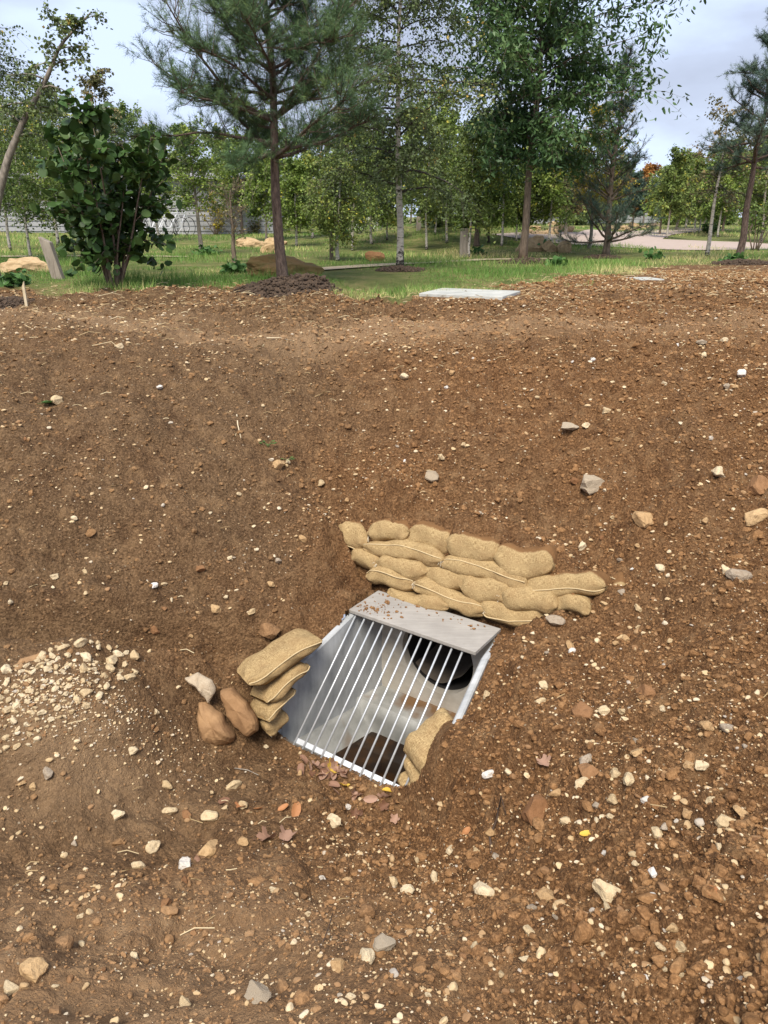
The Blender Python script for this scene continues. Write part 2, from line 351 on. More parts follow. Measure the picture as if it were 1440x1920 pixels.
def m_water():
    m, t, b = material('brown_water'); co = objco(t); n = tnoise(t, 6, 3, 0.5, co)
    lk(t, ramp(t, n, [(0.4, (0.012, 0.006, 0.003)), (0.65, (0.050, 0.022, 0.006))]), b.inputs['Base Color'])
    b.inputs['Roughness'].default_value = 0.05; b.inputs['Specular IOR Level'].default_value = 0.5
    bump(t, b, tnoise(t, 14, 2, 0.4, co), 0.05, 0.01); return m
M['water'] = m_water()

# ------------------------------------------------------------------ headwall frame (local s along, t front, z up)
YAW = math.radians(-34.5)
A = np.array([math.cos(YAW), math.sin(YAW), 0.0]); F = -np.array([-math.sin(YAW), math.cos(YAW), 0.0]); Z = np.array([0, 0, 1.0])
T0 = np.array([-0.1626, 4.3404, -2.3415 + CAMZ])
def L(s, t, z): return T0 + A * s + F * t + Z * z
def loc2(x, y): dx = x - T0[0]; dy = y - T0[1]; return dx * A[0] + dy * A[1], dx * F[0] + dy * F[1]

# ------------------------------------------------------------------ terrain
cp = []
def CP(u, v, zc): cp.append(atz(u, v, zc))
for q in [
    # foot of the grate and the ditch running away from it to the lower left
    (650, 1466, -2.965), (560, 1414, -2.95), (750, 1508, -2.95), (500, 1500, -2.92), (400, 1520, -2.88), (300, 1530, -2.84), (150, 1550, -2.72), (0, 1570, -2.62),
    (480, 1395, -2.89), (600, 1550, -2.86), (420, 1420, -2.86),
    # left bank, from the plateau down
    (60, 620, -0.90), (60, 700, -1.05), (60, 800, -1.27), (60, 900, -1.52), (60, 1000, -1.76), (60, 1100, -1.97), (40, 1180, -2.14), (40, 1250, -2.20), (60, 1330, -2.28), (60, 1430, -2.46), (60, 1500, -2.62),
    (60, 1650, -2.45), (60, 1750, -2.27), (60, 1850, -2.09), (60, 1920, -1.98),
    (250, 620, -0.92), (250, 700, -1.08), (250, 800, -1.32), (250, 900, -1.57), (250, 1000, -1.82), (250, 1090, -2.02), (250, 1170, -2.24), (200, 1230, -2.27), (150, 1300, -2.30), (260, 1320, -2.42), (300, 1380, -2.63), (330, 1250, -2.46), (300, 1450, -2.74),
    (300, 1650, -2.58), (300, 1800, -2.28), (300, 1920, -2.04),
    (400, 700, -1.11), (420, 850, -1.50), (450, 1000, -1.93), (450, 1100, -2.17), (500, 1160, -2.30), (400, 1200, -2.38), (560, 1150, -2.30), (400, 1300, -2.62), (620, 1120, -2.27),
    (520, 1620, -2.67), (520, 1720, -2.42), (520, 1820, -2.18), (520, 1920, -1.96),
    # centre, above the bags
    (600, 1040, -2.08), (640, 1090, -2.17), (600, 960, -1.86), (720, 940, -1.80), (720, 880, -1.68), (720, 800, -1.46), (720, 740, -1.28), (720, 680, -1.12), (720, 630, -0.99), (720, 595, -0.91), (720, 560, -0.84),
    (850, 955, -1.82), (950, 980, -1.88), (1040, 1020, -1.95), (1130, 1070, -2.02),
    # centre front
    (720, 1580, -2.80), (720, 1660, -2.58), (720, 1760, -2.31), (720, 1850, -2.07), (720, 1920, -1.90),
    # right bank
    (965, 1190, -2.34), (905, 1300, -2.40), (850, 1400, -2.50), (825, 1440, -2.62), (815, 1490, -2.74), (880, 1540, -2.66), (1000, 1240, -2.21), (1000, 1330, -2.19), (960, 1420, -2.33), (1000, 1500, -2.35), (900, 1650, -2.45), (1000, 1620, -2.26), (1000, 1760, -2.03), (1000, 1920, -1.80),
    (1100, 1160, -2.16), (1180, 1100, -2.00), (1200, 1010, -1.80), (1200, 900, -1.56), (1200, 800, -1.34), (1200, 720, -1.15), (1200, 650, -0.99), (1200, 600, -0.89),
    (1200, 1220, -2.10), (1200, 1340, -2.06), (1200, 1500, -2.00), (1200, 1700, -1.90), (1200, 1900, -1.72),
    (1400, 1200, -1.90), (1400, 1400, -1.84), (1400, 1600, -1.76), (1400, 1900, -1.62), (1400, 1050, -1.75), (1400, 900, -1.50), (1400, 780, -1.24), (1400, 680, -1.04), (1400, 600, -0.88),
    (100, 570, -0.83), (400, 570, -0.84), (1000, 570, -0.85), (1350, 550, -0.82), (950, 800, -1.42), (950, 680, -1.10), (950, 620, -0.95), (950, 880, -1.64),
]: CP(*q)
def CW(x, y, zc): cp.append(np.array([x, y, zc + CAMZ]))
for q in [(-3, 0.6, -1.7), (0, 0.5, -1.65), (3, 0.5, -1.5), (-5, 2, -1.75), (5, 2, -1.35), (-5, 4, -1.4), (5, 4, -1.35), (-6, 6, -0.95), (6, 6, -1.0), (0, -2, -1.5), (-4, -2, -1.5), (4, -2, -1.45),
          (-4, 9, -0.80), (0, 9.5, -0.81), (4, 9, -0.80), (-7, 9, -0.8), (7, 9, -0.8), (-4, 11.5, -0.77), (0, 12, -0.77), (4, 11.5, -0.77), (-8, 12, -0.77), (8, 12, -0.77), (-8, -1, -1.4), (8, -1, -1.3), (8, 3, -1.1), (-8, 3, -1.3)]: CW(*q)
for s, t, z in [(-0.16, -0.1, -0.0), (-0.14, -0.25, 0.02), (-0.3, 0.05, -0.05), (-0.2, 0.2, -0.14), (-0.22, 0.4, -0.3), (-0.22, 0.62, -0.5), (-0.05, 0.75, -0.61), (0.4, 0.78, -0.63), (0.85, 0.78, -0.60),
                (0.95, 0.5, -0.17), (1.1, 0.5, -0.10), (1.02, 0.3, -0.17), (1.0, 0.1, -0.05), (0.98, -0.15, 0.07), (0.97, 0.62, -0.22), (1.1, 0.65, -0.2), (0.90, 0.74, -0.56)]: cp.append(L(s, t, z))
cp = np.array(cp)
# bag wall: leaning plane behind the lid; soil stands level with the top of the bags behind it
BN = np.array([F[0] * 0.91, F[1] * 0.91, 0.415]); BN /= np.linalg.norm(BN)
BP = L(0, -0.285, 0.02)
def on_bag_plane(u, v):
    r = rayd(u, v); o = np.array([0, 0, CAMZ]); return o + r * (((BP - o) @ BN) / (r @ BN))
tops = [on_bag_plane(u, v) - BN * 0.03 for u, v in [(612, 985), (650, 980), (700, 978), (760, 974), (800, 980), (845, 990), (880, 998), (935, 1010), (985, 1028), (1030, 1045), (1075, 1078), (1125, 1098)]]
def sh(p): s_, t_ = loc2(p[0], p[1]); return s_, p[2] - T0[2]
_hi = [sh(on_bag_plane(u, v)) for u, v in [(612, 985), (650, 983), (700, 982), (760, 980), (800, 986), (845, 998), (880, 1006), (935, 1018), (985, 1036), (1030, 1054), (1034, 1080), (1075, 1086), (1125, 1104)]]
_lo = [sh(on_bag_plane(u, v)) for u, v in [(612, 1000), (650, 1022), (668, 1058), (700, 1096), (742, 1115), (845, 1150), (947, 1177), (1020, 1172), (1060, 1158), (1105, 1130), (1128, 1112)]]
_hi.sort(); _lo.sort()
WS = np.linspace(max(_hi[0][0], _lo[0][0]), min(_hi[-1][0], _lo[-1][0]), 30)
WHI = np.interp(WS, [q[0] for q in _hi], [q[1] for q in _hi]) - 0.045; WLO = np.interp(WS, [q[0] for q in _lo], [q[1] for q in _lo])
tops += [on_bag_plane(u, v) for u, v in [(648, 1050), (675, 1090), (1110, 1135), (1060, 1155)]]
cp = np.concatenate([cp, np.array(tops)])
_d = np.linalg.norm(cp[:, None, :2] - cp[None, :, :2], axis=-1)
def tps(r): return np.where(r > 1e-9, r * r * np.log(np.maximum(r, 1e-9)), 0)
_n = len(cp); _K = np.zeros((_n + 3, _n + 3)); _K[:_n, :_n] = tps(_d) + np.eye(_n) * 0.012
_K[:_n, _n] = 1; _K[:_n, _n + 1:] = cp[:, :2]; _K[_n, :_n] = 1; _K[_n + 1:, :_n] = cp[:, :2].T
_w = np.linalg.solve(_K, np.concatenate([cp[:, 2], np.zeros(3)]))
def base_z(x, y):
    x = np.atleast_1d(np.asarray(x, float)); y = np.atleast_1d(np.asarray(y, float)); z = np.zeros(x.shape)
    far = far_z(x, y)
    w = np.clip(np.maximum((y - 9.5) / 3.0, np.maximum((np.abs(x) - 6.5) / 3.0, (-0.5 - y) / 2.0)), 0, 1); w = w * w * (3 - 2 * w)
    k = np.nonzero(w < 1)[0]
    for i in range(0, len(k), 60000):
        kk = k[i:i + 60000]; r = np.sqrt((x[kk, None] - cp[None, :, 0]) ** 2 + (y[kk, None] - cp[None, :, 1]) ** 2)
        z[kk] = tps(r) @ _w[:_n] + _w[_n] + x[kk] * _w[_n + 1] + y[kk] * _w[_n + 2]
    return z * (1 - w) + far * w
def far_z(x, y):
    z = CAMZ - 0.77 + 0.0 * x
    s = np.clip((y - 22) / 22, 0, 1); z = z + 0.30 * s * s * (3 - 2 * s)
    z = z + 0.55 * np.exp(-(((x - 3.2) / 5.0) ** 2 + ((y - 27) / 4.0) ** 2))     # low grassy bank right of the middle
    z = z + 0.12 * noise2(x * 0.25, y * 0.25, 5) * np.clip((y - 11) / 6, 0, 1)
    z = np.where(y < 0, CAMZ - 1.5 + 0 * x, z)
    return z
def rough_mask(x, y):                      # lumpy clods to the lower right, trodden smooth to the lower left
    k = 0.5 + 0.5 * np.tanh((x + 0.15 + 0.25 * (y - 3)) * 1.6)
    k = np.clip(k + 0.65 * noise2(x * 0.9, y * 0.9, 41), 0.10 + 0.16 * np.clip((y - 2.5) / 1.5, 0, 1), 1)
    return k
def ground_z(x, y):
    shp = np.shape(x); x = np.atleast_1d(np.asarray(x, float)).ravel(); y = np.atleast_1d(np.asarray(y, float)).ravel()
    z = base_z(x, y); r = rough_mask(x, y)
    near = np.clip((11.5 - y) / 3, 0, 1) * np.clip((7 - np.abs(x)) / 2, 0, 1)
    s, t = loc2(x, y); dd = np.maximum(np.maximum(-0.1 - s, s - 0.95), np.maximum(-0.3 - t, t - 0.66)); st = np.clip((dd + 0.02) / 0.15, 0.12, 1)
    n = 0.10 * noise2(x * 1.3, y * 1.3, 1) + 0.06 * noise2(x * 3.1, y * 3.1, 2) + 0.07 * (np.abs(noise2(x * 2.3 + 5, y * 2.3, 21)) - 0.12)
    n = n + (0.026 + 0.034 * r) * noise2(x * 8, y * 8, 3) + (0.014 + 0.058 * r) * np.abs(noise2(x * 17, y * 17, 4)) * 1.3
    n = n + (0.010 + 0.026 * r) * noise2(x * 34, y * 34, 6) + 0.009 * noise2(x * 70, y * 70, 8)
    n = n + 0.030 * np.tanh(10 * (noise2(x * 1.6, y * 2.4, 91) + 0.25 * noise2(x * 7, y * 7, 92))) * np.clip((6.8 - y) / 1.5, 0, 1) + 0.016 * np.tanh(9 * noise2(x * 4.3, y * 5.1, 93))
    # little eroded scarp on the left bank
    sc = (y - (3.78 + 0.28 * (x + 2) + 0.12 * noise2(x * 3, x * 3, 9)))
    g = np.exp(-((x + 1.55) / 0.75) ** 2); n = n - 0.13 * g * np.exp(-(sc / 0.06) ** 2) + 0.08 * g * np.exp(-((sc - 0.12) / 0.08) ** 2)
    z = z + n * near * st
    hp = (BP[2] + ((BP[0] - x) * BN[0] + (BP[1] - y) * BN[1]) / BN[2]); ba = hp - T0[2]
    inb = (ba > np.interp(s, WS, WLO)) & (ba < np.interp(s, WS, WHI)) & (s > WS[0]) & (s < WS[-1]) & (t < -0.2) & (t > -1.2)
    qq = np.clip((np.interp(s, WS, WHI) - ba) / 0.07, 0, 1)
    z = np.where(inb, np.minimum(z, hp - 0.16 * qq + 0.01 * (1 - qq)), z)
    z = np.where((ba <= np.interp(s, WS, WLO) + 0.02) & (t < -0.2) & (t > -0.45) & (s > -0.1) & (s < 0.95), np.minimum(z, T0[2] + 0.005), z)
    z = np.where((t >= -0.3) & (t < 0.06) & (s > -0.06) & (s < 0.88), np.minimum(z, T0[2] - 0.03), z)
    for sx, sy, sw, sz_ in SLABS:
        q = np.clip((np.maximum(np.abs(x - sx), np.abs(y - sy)) - sw) / 0.35, 0, 1); q = q * q * (3 - 2 * q); z = np.where(q < 1, z * q + sz_ * (1 - q), z)
    return z.reshape(shp) if shp else float(z[0])
SLABS = []
def hit(u, v):                             # where the line of sight through a place meets the ground
    r = rayd(u, v); ts = 1.2 * np.power(1.012, np.arange(360)); P_ = np.array([0, 0, CAMZ]) + ts[:, None] * r
    gz = ground_z(P_[:, 0], P_[:, 1]); b_ = np.nonzero(P_[:, 2] < gz)[0]; i = b_[0] if len(b_) else 359
    lo, hi = ts[max(i - 1, 0)], ts[i]
    for _ in range(14):
        m_ = (lo + hi) / 2; p = np.array([0, 0, CAMZ]) + m_ * r
        if p[2] < ground_z(p[0], p[1]): hi = m_
        else: lo = m_
    return np.array([0, 0, CAMZ]) + hi * r
SLABS = [(p[0], p[1], w, p[2] + 0.01) for p, w in ((hit(882, 553), 0.52), (hit(1209, 523), 0.2))]
def depth(p): return p[1] * cP - (p[2] - CAMZ) * sP

def graded(lo, hi, step, far_lo, far_hi, g=1.075):
    a = list(np.arange(lo, hi, step)); s_ = step; x = a[-1]
    while x < far_hi: s_ *= g; x += s_; a.append(x)
    s_ = step; x = lo; b_ = []
    while x > far_lo: s_ *= g; x -= s_; b_.append(x)
    return np.array(b_[::-1] + a)
gx = graded(-3.3, 3.3, 0.0105, -500, 500); gy = np.concatenate([graded(1.0, 4.2, 0.0095, -40, 4.19, 1.06), graded(4.2, 7.6, 0.0125, 4.3, 900, 1.05)])
GX, GY = np.meshgrid(gx, gy); gz = ground_z(GX, GY)
def grass_mask(x, y):                      # edge of the grass beyond the bare soil
    edge = np.interp(x, [-6, -3.6, -2.2, -1.3, -0.6, 0.3, 1.2, 2.3, 3.6, 5.0, 9], [9.0, 9.0, 9.2, 9.7, 9.6, 8.9, 9.3, 10.6, 12.3, 14.2, 15])
    edge = edge + 1.5 * fbm2(x * 1.1, y * 1.1, 81, 4)
    return np.clip((y - edge) / 1.6 + 0.5, 0, 1)
mb = MB(); nx, ny = len(gx), len(gy)
I = np.arange(nx * ny).reshape(ny, nx); Q = np.stack([I[:-1, :-1], I[:-1, 1:], I[1:, 1:], I[1:, :-1]], -1).reshape(-1, 4)
cx = (GX[:-1, :-1] + GX[1:, 1:]).ravel() / 2; cy = (GY[:-1, :-1] + GY[1:, 1:]).ravel() / 2
ss, tt = loc2(cx, cy); w_ = (tt + 0.21) / 0.84
inside = (tt > -0.23) & (tt < 0.653) & (ss > 0.016 - 0.155 * w_) & (ss < np.where(tt > 0.40, 0.87, 0.885 + 0.1 * w_))
mb.add(np.stack([GX.ravel(), GY.ravel(), gz.ravel()], -1), Q[~inside], 0.5)
go = mb.build('ground', M['ground'], smooth=True); tag(go, kind='structure')
def fattr(o, n, v): a_ = o.data.attributes.new(n, 'FLOAT', 'POINT'); a_.data.foreach_set('value', v.astype(np.float32).ravel())
def grey_f(x, y): return np.clip(0.5 - 0.55 * np.tanh((x + 0.55 - 0.12 * (y - 4)) * 1.3) + 0.4 * np.clip((y - 6) / 2, 0, 1) - 0.75 * np.clip((2.9 - y) / 0.8, 0, 1), 0, 1)
def dust_f(x, y): return np.clip(np.exp(-(((y - 6.9 - 0.25 * np.sin(x * 1.7)) / 0.45) ** 2)) * (0.6 + 1.2 * noise2(x * 0.8, y * 2, 77)) + 0.9 * np.exp(-(((x + 1.55) / 0.5) ** 2 + ((y - 3.15) / 0.30) ** 2)) + 0.75 * np.clip((2.9 - y) / 0.9, 0, 1) * np.clip(0.5 - x, 0, 1), 0, 1)
fattr(go, 'grey', grey_f(GX, GY)); fattr(go, 'dust', dust_f(GX, GY)); fattr(go, 'grass', grass_mask(GX, GY))

# ------------------------------------------------------------------ concrete headwall
hw = empty('headwall', L(0.43, 0.2, -0.7)); tag(hw, 'grey precast concrete drain headwall with flared side walls, lid and round pipe opening', 'headwall')
AX = np.stack([A, F, Z])
m_ = MB(); box(m_, L(0.41, -0.118, 0.008), AX, (0.452, 0.163, 0.012), bev=0.004); m_.build('lid', M['lid'], hw)
# pipe wall with a round opening
m_ = MB(); n = 64; th = np.arange(n) * 2 * np.pi / n; pc = (0.462, -0.283); pr = 0.262
x0, x1, z0, z1 = 0.035, 0.865, -0.70, -0.008
ri = np.stack([pc[0] + pr * np.cos(th), pc[1] + pr * np.sin(th)], -1); ro = []
for a_ in th:
    c_, s_ = math.cos(a_), math.sin(a_); k = min(((x1 if c_ > 0 else x0) - pc[0]) / c_ if abs(c_) > 1e-6 else 9, ((z1 if s_ > 0 else z0) - pc[1]) / s_ if abs(s_) > 1e-6 else 9); ro.append((pc[0] + k * c_, pc[1] + k * s_))
ro = np.array(ro); V = []
for t_ in (-0.21, -0.27): V += [L(s_, t_, z_) for s_, z_ in ri] + [L(s_, t_, z_) for s_, z_ in ro]
i = np.arange(n); j = (i + 1) % n
m_.add(V, np.concatenate([np.stack([i, i + n, j + n, j], -1), np.stack([i + 2 * n, j + 2 * n, j + 3 * n, i + 3 * n], -1), np.stack([i, j, j + 2 * n, i + 2 * n], -1)])); m_.build('pipe_wall', M['concbk'], hw)
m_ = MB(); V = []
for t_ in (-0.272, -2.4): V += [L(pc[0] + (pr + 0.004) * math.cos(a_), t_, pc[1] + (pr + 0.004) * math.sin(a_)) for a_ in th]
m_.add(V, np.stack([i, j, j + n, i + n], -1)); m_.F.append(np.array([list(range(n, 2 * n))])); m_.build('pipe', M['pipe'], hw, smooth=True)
m_ = MB(); gs, gt = np.meshgrid(np.linspace(-0.2, 0.2, 22), np.linspace(-0.275, -1.6, 40))
P_ = L(0, 0, 0)[None] + A[None] * (pc[0] + gs.ravel())[:, None] + F[None] * gt.ravel()[:, None] + Z[None] * (pc[1] - np.sqrt(0.266 ** 2 - gs.ravel() ** 2 * 1.0) + 0.035 + 0.02 * noise2(gs.ravel() * 20, gt.ravel() * 20, 3) + 0.09 * np.clip(gs.ravel() / 0.2, 0, 1))[:, None]
I2 = np.arange(22 * 40).reshape(40, 22); m_.add(P_, np.stack([I2[:-1, :-1], I2[:-1, 1:], I2[1:, 1:], I2[1:, :-1]], -1).reshape(-1, 4)); m_.build('silt', M['silt'], hw, smooth=True)
# flared wings: inner face line (s0,t0)->(s1,t1), sloped coping parallel to the grate
def wing(side):
    m_ = MB(); ns_ = 14; prof = []
    si = (lambda t: 0.035 - 0.155 * (t + 0.21) / 0.84) if side < 0 else (lambda t: 0.865 + 0.10 * (t + 0.21) / 0.84)
    th_ = 0.042 * side
    ts_ = np.array([-0.21, -0.1, 0.0, 0.035, 0.2, 0.35, 0.5, 0.618, 0.63])
    zt = np.array([-0.008, -0.008, -0.008, -0.010, -0.080, -0.144, -0.208, -0.258, -0.275])
    zb = np.full(len(ts_), -1.05); V = []; r_ = 0.009
    for t_, a_, b_ in zip(ts_, zt, zb):
        s_ = si(t_); V += [L(s_, t_, b_), L(s_, t_, a_ - r_), L(s_ + r_ * side, t_, a_), L(s_ + th_ - r_ * side, t_, a_), L(s_ + th_, t_, a_ - r_), L(s_ + th_, t_, b_)]
    k = 6; Fq = []
    for q in range(len(ts_) - 1):
        for c_ in range(k): Fq.append([q * k + c_, q * k + (c_ + 1) % k, (q + 1) * k + (c_ + 1) % k, (q + 1) * k + c_])
    m_.add(V, Fq); m_.F.append(np.array([[0, 1, 2, 3, 4, 5], [(len(ts_) - 1) * k + c_ for c_ in (5, 4, 3, 2, 1, 0)]]))
    return m_.build('wing_wall', M['conc'], hw)
wing(-1); wing(1)
# basin: ledge below the pipe, sloping sides, sunken floor
m_ = MB()
def bz(s, t):
    z = np.full(s.shape, -0.93)
    z = np.maximum(z, np.where(t < 0.02, -0.650 + 0.02 * (t + 0.2), -0.652 - (t - 0.02) * 8))
    left = 0.03 - 0.155 * (t + 0.21) / 0.84
    z = np.maximum(z, -0.70 - np.clip((s - left) - 0.03, 0, 9) * 1.15)
    z = np.maximum(z, -0.72 - np.clip((0.86 - s) - 0.02, 0, 9) * 3)
    z = np.maximum(z, -0.93 + np.clip(t - 0.56, 0, 1) * 3.2)
    return z
gs, gt = np.meshgrid(np.linspace(-0.16, 1.0, 90), np.linspace(-0.215, 0.665, 80)); zz = bz(gs, gt) + 0.012 * fbm2(gs * 9, gt * 9, 3)
I2 = np.arange(gs.size).reshape(gs.shape)
st_ = np.clip(0.16 + np.where(gt < 0.02, 0.62 - 0.5 * np.clip((gt + 0.02) / 0.04, 0, 1), 0) + np.clip((-0.72 - zz) * 3.0, 0, 0.8) + 0.8 * fbm2(gs * 6, gt * 6, 9), 0, 1)
m_.add(L(0, 0, 0)[None] + A[None] * gs.ravel()[:, None] + F[None] * gt.ravel()[:, None] + Z[None] * zz.ravel()[:, None], np.stack([I2[:-1, :-1], I2[:-1, 1:], I2[1:, 1:], I2[1:, :-1]], -1).reshape(-1, 4), st_.ravel())
m_.build('basin', M['basin'], hw, smooth=True)
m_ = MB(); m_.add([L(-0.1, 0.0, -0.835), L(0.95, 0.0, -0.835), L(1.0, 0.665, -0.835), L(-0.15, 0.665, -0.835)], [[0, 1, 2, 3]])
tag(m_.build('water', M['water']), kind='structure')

# ------------------------------------------------------------------ galvanised grate
SLP = math.radians(42.6); GD = F * math.cos(SLP) - Z * math.sin(SLP); GN = F * math.sin(SLP) + Z * math.cos(SLP)
def G(s, d, n=0.0): return T0 + A * s + GD * d + GN * n
gr = empty('drain_grate', G(0.385, 0.887)); tag(gr, 'galvanised steel bar grate leaning over the open drain chamber', 'grate')
GAX = np.stack([A, GD, GN])
for d_ in (0.008, 0.868):
    m_ = MB(); box(m_, G(0.385, d_, -0.002), GAX, (0.397, 0.020 if d_ < 0.5 else 0.016, 0.003), bev=0.0015); m_.build('rail', M['galv'], gr)
for k in range(12):
    s_ = 0.0 + 0.77 * k / 11
    m_ = MB(); tube(m_, [G(s_, -0.012, 0.0065), G(s_, 0.4, 0.0065), G(s_, 0.90, 0.0065)], 0.0062, 10); m_.build('bar', M['galv'], gr, smooth=True)

# ------------------------------------------------------------------ sandbags
def bag(name, p0, p1, up, H, D, label, seam=0.0, seed=0, soil=0.0, bow=0.0, group=None, front=1, tie=None, sag=0.0):
    p0 = np.asarray(p0, float); p1 = np.asarray(p1, float); ln = np.linalg.norm(p1 - p0); ax = (p1 - p0) / ln
    up = up - ax * (up @ ax); up /= np.linalg.norm(up); fr = np.cross(ax, up) * front
    mid = (p0 + p1) / 2; r_ = np.random.default_rng(seed + 100)
    nu, nv = 56, 40; u = np.linspace(-1, 1, nu)[:, None]; v = (np.arange(nv) * 2 * np.pi / nv)[None]
    end = np.clip((1 - np.abs(u)) / 0.40, 0, 1); end = (1 - (1 - end) ** 2.0) ** 0.7; cor = np.exp(-((1 - np.abs(u)) / 0.05) ** 2)             # swell from the pinched ends
    hh = 0.16 + 0.84 * end; dd = 0.62 + 0.38 * end + 0.16 * cor
    cu = np.cos(v); su = np.sin(v); ce = np.sign(cu) * np.abs(cu) ** 0.60; se = np.sign(su) * np.abs(su) ** 0.66
    X = u * ln / 2 * (1.0 + 0.02 * np.abs(ce)); Yd = ce * D / 2 * dd; Zh = se * H / 2 * hh
    close = (np.abs(u) > 0.999)
    Zh = np.where(close, Zh * 0.35, Zh)
    Zh = Zh + bow * (1 - u ** 2) * ln * 0.5 + 0.012 * np.sin(u * 3 + seed) - sag * (u ** 2)
    P_ = mid + ax * X[..., None] + fr * Yd[..., None] + up * Zh[..., None]
    P_ = P_.reshape(-1, 3)
    nrm = (fr * (ce * 1.0 + 0 * u)[..., None] + up * (se + 0 * u)[..., None]).reshape(-1, 3)
    lump = 0.034 * noise3(P_ * 5.5 + seed * 3.3, seed) + 0.016 * noise3(P_ * 15 + seed, seed + 1) - 0.012 * np.abs(noise3(P_ * np.array([11, 11, 24]) + seed, seed + 2))
    # creases running in from the ends
    cr_ = 0.006 * np.sin(v * 7 + seed * 2 + 1.5 * u) * np.clip((np.abs(u) - 0.50) / 0.42, 0, 1)
    cr_ = cr_ + 0.004 * np.sin(u * ln * 24 + 2.2 * np.sin(v + seed)) * np.clip(np.sin(v * 2 + seed), 0, 1)
    P_ = P_ + nrm * (lump[:, None] + cr_.reshape(-1, 1))
    at = np.full(len(P_), 0.0)
    if soil > 0:
        back = (-(ce + 0 * u) * 0.15 + (se + 0 * u) * 0.95).reshape(-1); at = np.clip(0.5 + (back - (1.05 - soil)) * 1.3, 0, 1)
    m_ = MB(); I2 = np.arange(nu * nv).reshape(nu, nv); J = np.roll(I2, -1, 1)
    m_.add(P_, np.stack([I2[:-1], I2[1:], J[1:], J[:-1]], -1).reshape(-1, 4), at); m_.F.append(np.array([list(I2[0]), list(I2[-1][::-1])]))
    root = empty(name, mid - up * H / 2); tag(root, label, 'sandbag', group)
    o = m_.build('sack', M['burlap'], root, smooth=True)
    uv = o.data.uv_layers.new(name='UVMap'); li = np.zeros(len(o.data.loops), dtype=np.int32); o.data.loops.foreach_get('vertex_index', li)
    uu = (X + 0 * v).reshape(-1); vv = (np.cumsum(np.ones((nu, nv)), 1) / nv * (H + D) * 1.6).reshape(-1)
    uv.data.foreach_set('uv', np.stack([uu[li], vv[li]], -1).astype(np.float32).ravel())
    if seam:
        Pg = P_.reshape(nu, nv, 3); vi = int(round((seam % (2 * np.pi)) / (2 * np.pi) * nv)) % nv
        us = np.arange(1, nu - 1); off = np.round(2.2 * np.sin(us / nu * 3.1 + seed)).astype(int)
        raw = np.array([Pg[q, vi] + (Pg[q, (vi + 1) % nv] - Pg[q, vi]) * 1.5 * math.sin(q / nu * 4 + seed) for q in us])
        c_ = mid[None]; outw = raw - (mid + ax * ((raw - mid) @ ax)[:, None]); outw /= np.linalg.norm(outw, axis=1)[:, None]
        m_ = MB(); tube(m_, raw + outw * 0.001, 0.0042, 6); m_.build('seam', M['seam'], root, smooth=True)
    if tie:
        m_ = MB(); e_ = p0 if tie < 0 else p1
        for q in range(5):
            d_ = fr * r_.uniform(0.3, 1) + up * r_.uniform(-1.1, 0.5) + ax * r_.uniform(-.6, .6); d_ /= np.linalg.norm(d_); l_ = r_.uniform(0.02, 0.045)
            st = e_ + fr * (D * 0.36) + up * (bow * 0)
            tube(m_, [st, st + d_ * l_ * 0.5, st + d_ * l_ + np.array([0, 0, -0.4 * l_])], [0.0022, 0.0018, 0.001], 4)
        m_.build('tie_string', M['twine'], root)
    return root
BU = np.cross(A, np.cross(Z, A)); 
def wallbag(u0, v0, u1, v1, H, label, D=0.26, off=0.0, **k):
    a_ = on_bag_plane(u0, v0); b_ = on_bag_plane(u1, v1); up = Z * 0.93 - BN * 0.0 - F * 0.36
    a_ = a_ - BN * (D / 2 - 0.03 - off); b_ = b_ - BN * (D / 2 - 0.03 - off)
    k['bow'] = k.get('bow', 0) * 0.5
    return bag('sandbag', a_, b_, up, H * 1.38, D, label, group='burlap sandbags walled up behind the drain', front=-1 if np.cross(b_ - a_, up) @ F < 0 else 1, **k)
fs = -0.25 
